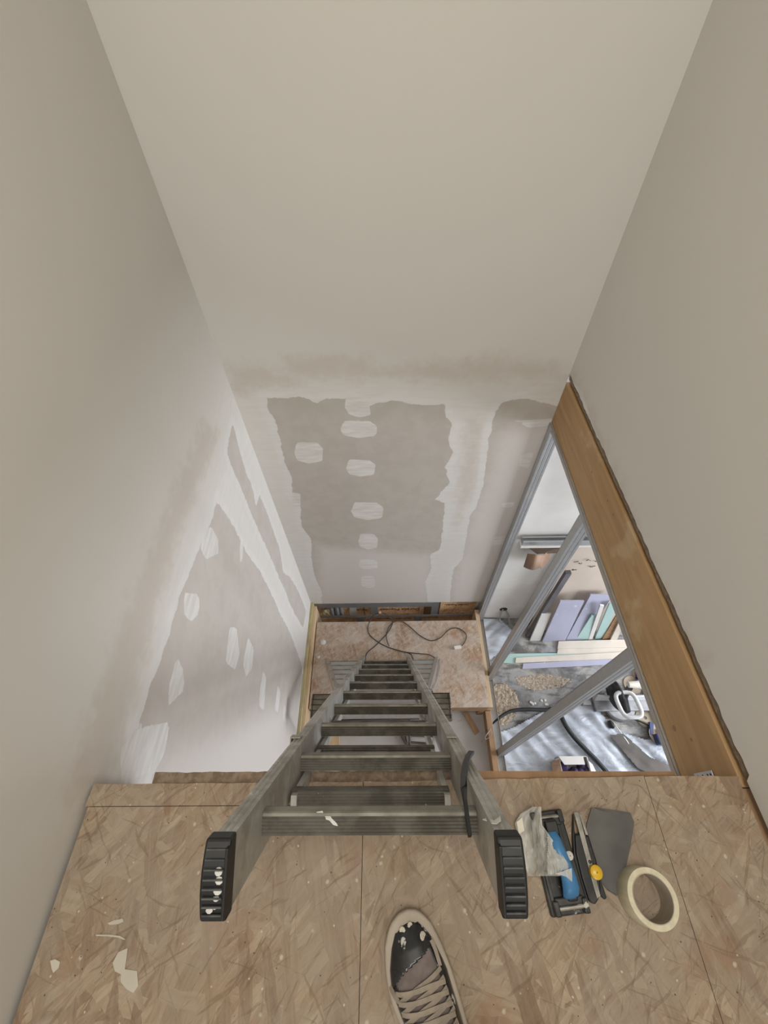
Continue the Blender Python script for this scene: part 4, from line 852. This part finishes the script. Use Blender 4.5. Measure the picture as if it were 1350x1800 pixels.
o = crumple([(1072,1292),(1095,1290),(1140,1330),(1190,1352),(1260,1380),(1180,1380),(1120,1350)], 'kraft_paper', simple('grey_brown_paper', (.12,.105,.095), (.08,.07,.062), (8,8,8), .8), .042, .014, .006, 12, (2,6), 2.4, .6); tag(o, 'dark grey-brown paper lying in a fold of the plastic sheeting', 'paper')
# sawdust
M_SAW = simple('sawdust', (.50,.42,.33), (.32,.26,.20), (70,70,70), .95, bmp=.8, bd=.006)
o = crumple([(868,1205),(888,1202),(905,1215),(912,1235),(904,1262),(890,1275),(878,1278),(868,1240)], 'sawdust_heap', M_SAW, .001, .03, .009, 21, (26, 30)); tag(o, 'heap of pale sawdust beside the bottom track of the stud frame', 'sawdust'); o['kind'] = 'stuff'
o = crumple([(905,1190),(960,1184),(1010,1196),(985,1208),(940,1215),(912,1205)], 'sawdust_heap', M_SAW, -.003, .010, .008, 27, (16, 34)); tag(o, 'thin spread of sawdust in the middle of the lower floor', 'sawdust'); o['kind'] = 'stuff'
for u, v, lab in ((938,1236,'white crumb left of the pair on the lower floor'), (957,1234,'white crumb nearer the diagonal stud on the lower floor')):
    p = aZ(u, v, .01); m = MB()
    for i in range(4): m.lathe((p.x+random.uniform(-.02,.02), p.y+random.uniform(-.02,.02), .006), (0,0,1), [(.001,-.004),(.011,-.003),(.009,.004),(.001,.006)], 7)
    tag(m.build('plaster_crumb', M_WHITE, None), lab, 'crumb')
# black hose
hp = [(856,1285),(866,1272),(880,1260),(893,1252),(908,1248),(930,1247),(958,1248),(975,1246),(984,1250),(988,1262),(996,1278),(1010,1297),(1030,1318),(1046,1334),(1062,1352),(1080,1372)]
P_ = [aZ(u, v, .05) for u, v in hp]; sm_ = []
for i in range(len(P_)-1):
    p0 = P_[max(i-1,0)]; p1 = P_[i]; p2 = P_[i+1]; p3 = P_[min(i+2,len(P_)-1)]
    for k in range(5):
        t = k/5; sm_.append(.5*((2*p1) + (p2-p0)*t + (2*p0-5*p1+4*p2-p3)*t*t + (3*p1-p0-3*p2+p3)*t*t*t))
rad = [.010 + .007*min(1, i/40) for i in range(len(sm_))]
tag(MB().tube(sm_, rad, 12).build('hose', simple('black_hose', (.007,.008,.008), (.013,.015,.015), (30,30,30), .6), None, smooth=True), 'thick black hose curving over the lower floor past the diagonal stud', 'hose')
wr = thing('loose_wires', 'small tangle of pale pink and white wires beside the brown sole plate', 'wires', tuple(aZ(858,1293,.1)))
random.seed(3)
for c_, k in (((.70,.40,.36),3), ((.65,.63,.60),3)):
    mm_ = simple('wire_%s' % ('pink' if k and c_[1] < .5 else 'white'), c_, None, (9,9,9), .5)
    for i in range(k):
        b0 = aZ(858,1290,.12); MB().tube([b0 + Vector((.03*math.sin(a*1.3+i*1.1), .035*math.cos(a+i*.9), .012*math.sin(a*2+i))) for a in [j*.7 for j in range(8)]], .0018, 6).build('wire', mm_, wr, smooth=True)
# open carton with purple contents
cb = aZ(1002,1345,.0); bx = thing('open_carton', 'open white carton with dark purple contents by the floor edge', 'carton', (cb.x, cb.y, 0))
x0, x1 = aZ(980,1340,.09).x, aZ(1030,1340,.09).x; y1_ = aZ(1000,1331,.09).y; M_PUR = simple('dark_purple_cloth', (.045,.02,.085), (.02,.01,.035), (40,40,40), .7, bmp=.6, bd=.004)
m = MB(); t = .004
for a, b in (((x0,y1_-.20,.04),(x1,y1_,.044)),((x0,y1_-t,.04),(x1,y1_,.14)),((x0,y1_-.2,.04),(x1,y1_-.2+t,.14)),((x0,y1_-.2,.04),(x0+t,y1_,.14)),((x1-t,y1_-.2,.04),(x1,y1_,.14))): m.box(a, b)
m.build('carton', M_WHITE, bx)
MB().prism([(x0,y1_,.14),(x1-.03,y1_,.14),(x1-.04,y1_-.055,.165),(x0+.02,y1_-.055,.165)], (0,0,.003)).build('flap', M_WHITE, bx)
MB().prism([(x0,y1_-.02,.14),(x0,y1_-.2,.14),(x0-.08,y1_-.19,.12),(x0-.05,y1_-.03,.12)], (0,0,.003)).build('flap', M_CARD, bx)
MB().prism([(x1,y1_-.03,.14),(x1,y1_-.2,.14),(x1+.07,y1_-.19,.11),(x1+.03,y1_-.05,.12)], (0,0,.003)).build('flap', M_WHITE, bx)
m = MB(); random.seed(2)
for i in range(9): m.lathe((x0+.02+(x1-x0-.04)*i/8, y1_-.05-random.random()*.1, .10), (random.uniform(-.4,.4),random.uniform(-.4,.4),1), [(.001,-.055),(.03,-.03),(.035,.0),(.022,.022),(.001,.03)], 10)
m.build('cloth', M_PUR, bx, smooth=True)
# mitre saw, partly behind the beam
so = aZ(1106,1238,.31) - Vector((.045,-.035,.31)); ms = thing('mitre_saw', 'white and grey mitre saw on the lower floor, half hidden behind the beam', 'saw', tuple(so))
M_ALU = simple('cast_aluminium', (.33,.33,.34), (.22,.22,.23), (12,12,12), .4, .6); M_SAWW = simple('white_tool_shell', (.66,.67,.68), (.60,.61,.62), (10,10,10), .4)
def S(x, y, z): return so + Vector((x, y, z))
MB().lathe(S(.10,.02,.0), (0,0,1), [(.001,.0),(.115,.0),(.12,.01),(.12,.045),(.11,.055),(.03,.055),(.001,.055)], 36).build('turntable', M_ALU, ms, smooth=True)
m = MB(); m.box(S(-.10,-.03,.03), S(.42,.09,.07)); m.build('base', M_ALU, ms, bev=.006)
for a, b in ((-.09,.06),(.14,.40)):
    m = MB(); m.prism([S(a,.045,.07),S(b,.045,.07),S(b,.06,.12),S(a,.06,.15 if a < 0 else .12)], (0,.012,0)); m.build('fence', M_SAWW, ms, bev=.002)
# D handle
hp_ = []
for i in range(25):
    a = 2*math.pi*i/24; x = .062*math.copysign(abs(math.cos(a))**.55, math.cos(a)); y = .085*math.copysign(abs(math.sin(a))**.55, math.sin(a)); hp_.append(S(.045 + x - .15*y*.9, -.035 + y, .30 + .02*math.cos(a)))
MB().tube(hp_, .015, 10, cap=False).build('d_handle', M_SAWW, ms, smooth=True)
MB().obox(S(.035,-.03,.27), (1,-.1,0), (.1,1,0), (0,0,1), .020, .055, .03).build('trigger_grip', M_BLK, ms, bev=.01)
MB().tube([S(.10,.11,.28), S(.20,.11,.27), S(.32,.105,.25), S(.42,.10,.24)], [.022,.030,.034,.034], 14).build('motor_housing', simple('cream_tool_shell', (.62,.58,.50), None, (9,9,9), .45), ms, smooth=True)
MB().lathe(S(.02,.06,.20), (1,.15,0), [(.001,-.012),(.10,-.012),(.115,-.004),(.115,.006),(.10,.014),(.001,.014)], 36).build('blade_guard', M_BLKD, ms, smooth=True)
MB().lathe(S(.035,.06,.19), (1,.15,0), [(.001,-.001),(.105,-.001),(.105,.001),(.001,.001)], 40).build('saw_blade', M_STEEL, ms)
MB().tube([S(.12,.04,.06), S(.13,.08,.16), S(.11,.09,.27)], [.03,.024,.022], 12).build('pivot_arm', M_BLKD, ms, smooth=True)
MB().obox(S(-.15,.035,.04), (1,0,0), (0,1,0), (0,0,1), .035, .018, .02).build('extension_foot', M_ALU, ms, bev=.005)
MB().lathe(S(.0,-.12,.03), (.2,-1,.1), [(.001,-.03),(.012,-.03),(.02,-.01),(.02,.02),(.001,.03)], 14).build('clamp_knob', M_BLK, ms, smooth=True)
MB().tube([S(.015,-.09,.03), S(.07,-.23,.05), S(.12,-.36,.04)], .0035, 6).build('guide_rod', M_STEEL, ms, smooth=True)
# clamps
M_NAVY = simple('navy_plastic', (.02,.03,.10), (.03,.045,.14), (12,12,12), .4); M_ORG = simple('orange_plastic', (.62,.30,.06), (.5,.24,.05), (12,12,12), .4)
def clamp(u, v, ang, lab, hc):
    c = aZ(u, v, .0); r = thing('bar_clamp', lab, 'clamp', tuple(c)); d = Vector((math.cos(ang), math.sin(ang), 0)); e = Vector((-d.y, d.x, 0)); z = Vector((0,0,1))
    MB().obox(c + d*.10 + z*.03, d, e, z, .17, .005, .010).build('bar', M_BLK, r, bev=.001)
    for t, m_ in ((-.06, M_NAVY), (.07, M_NAVY)): 
        MB().prism([c + d*(t-.018) + z*.012 - e*.02, c + d*(t+.018) + z*.012 - e*.02, c + d*(t+.012) + z*.012 + e*.075, c + d*(t-.012) + z*.012 + e*.075], z*.034).build('jaw', m_, r, bev=.004)
        MB().obox(c + d*(t+(.018 if t < 0 else -.018)) + e*.06 + z*.03, d, e, z, .006, .016, .016).build('pad', M_BLK if hc is None else hc, r, bev=.003)
    MB().tube([c - d*.05 + z*.03 - e*.02, c - d*.08 + z*.03 - e*.07, c - d*.085 + z*.03 - e*.11], [.013,.015,.012], 10).build('handle', M_NAVY if hc is None else hc, r, smooth=True)
clamp(1133, 1196, -.45, 'navy and black bar clamp on the floor behind the mitre saw', None)
clamp(1158, 1283, 2.75, 'navy bar clamp with orange grip in front of the mitre saw', M_ORG)
c_ = aZ(1172,1303,.0); tb = thing('white_tool_case', 'bright white tool with navy end lying beside the beam near the orange clamp', 'tool', tuple(c_))
MB().box((c_.x-.05, c_.y-.035, .036), (c_.x+.22, c_.y+.045, .105)).build('case', M_SAWW, tb, bev=.008); MB().box((c_.x-.115, c_.y-.035, .036), (c_.x-.051, c_.y+.04, .098)).build('end_block', M_NAVY, tb, bev=.01); MB().box((c_.x-.075, c_.y+.05, .036), (c_.x+.18, c_.y+.075, .06)).build('edge_strip', M_STEEL, tb, bev=.003)
# beige abrasive discs
M_DSC = simple('beige_disc', (.42,.35,.26), (.36,.30,.22), (9,9,9), .85)
for i, (u, v, z, lab) in enumerate(((1128,1190,.001,'beige disc farthest back, by the navy clamp'), (1112,1204,.006,'beige disc just behind the mitre saw'), (1134,1262,.001,'beige disc in front of the mitre saw handle'), (1158,1292,.040,'beige disc nearest the orange clamp'))):
    c_ = aZ(u, v, z); r_ = .070; n_ = 40; o = MB().lathe(c_, (0,0,1), [(.012,.0),(r_,.0),(r_,.0035),(.012,.0035)], n_, closed=True).build('abrasive_disc', M_DSC); tag(o, lab, 'disc', 'beige discs around the mitre saw')
# drilled steel strip lying parallel to the beam
a_, b_ = aZ(1128,1165,.0), aZ(1190,1330,.0); dd = (b_-a_).normalized(); ee = Vector((-dd.y, dd.x, 0)); L_n = (b_-a_).length
st_ = thing('drilled_steel_channel', 'grey steel channel with punched holes on the floor along the beam', 'channel', tuple((a_+b_)/2))
MB().obox((a_+b_)/2 + ee*-.05 + Vector((0,0,.016)), dd, ee, (0,0,1), L_n/2, .024, .015).build('channel', M_STEELD, st_, bev=.002)
for i in range(7): p = a_.lerp(b_, (i+.5)/7) - ee*.05; MB().lathe((p.x, p.y, .0312), (0,0,1), [(.0005,.0004),(.008,.0004),(.008,.0)], 10).build('hole', M_WHITE, st_)
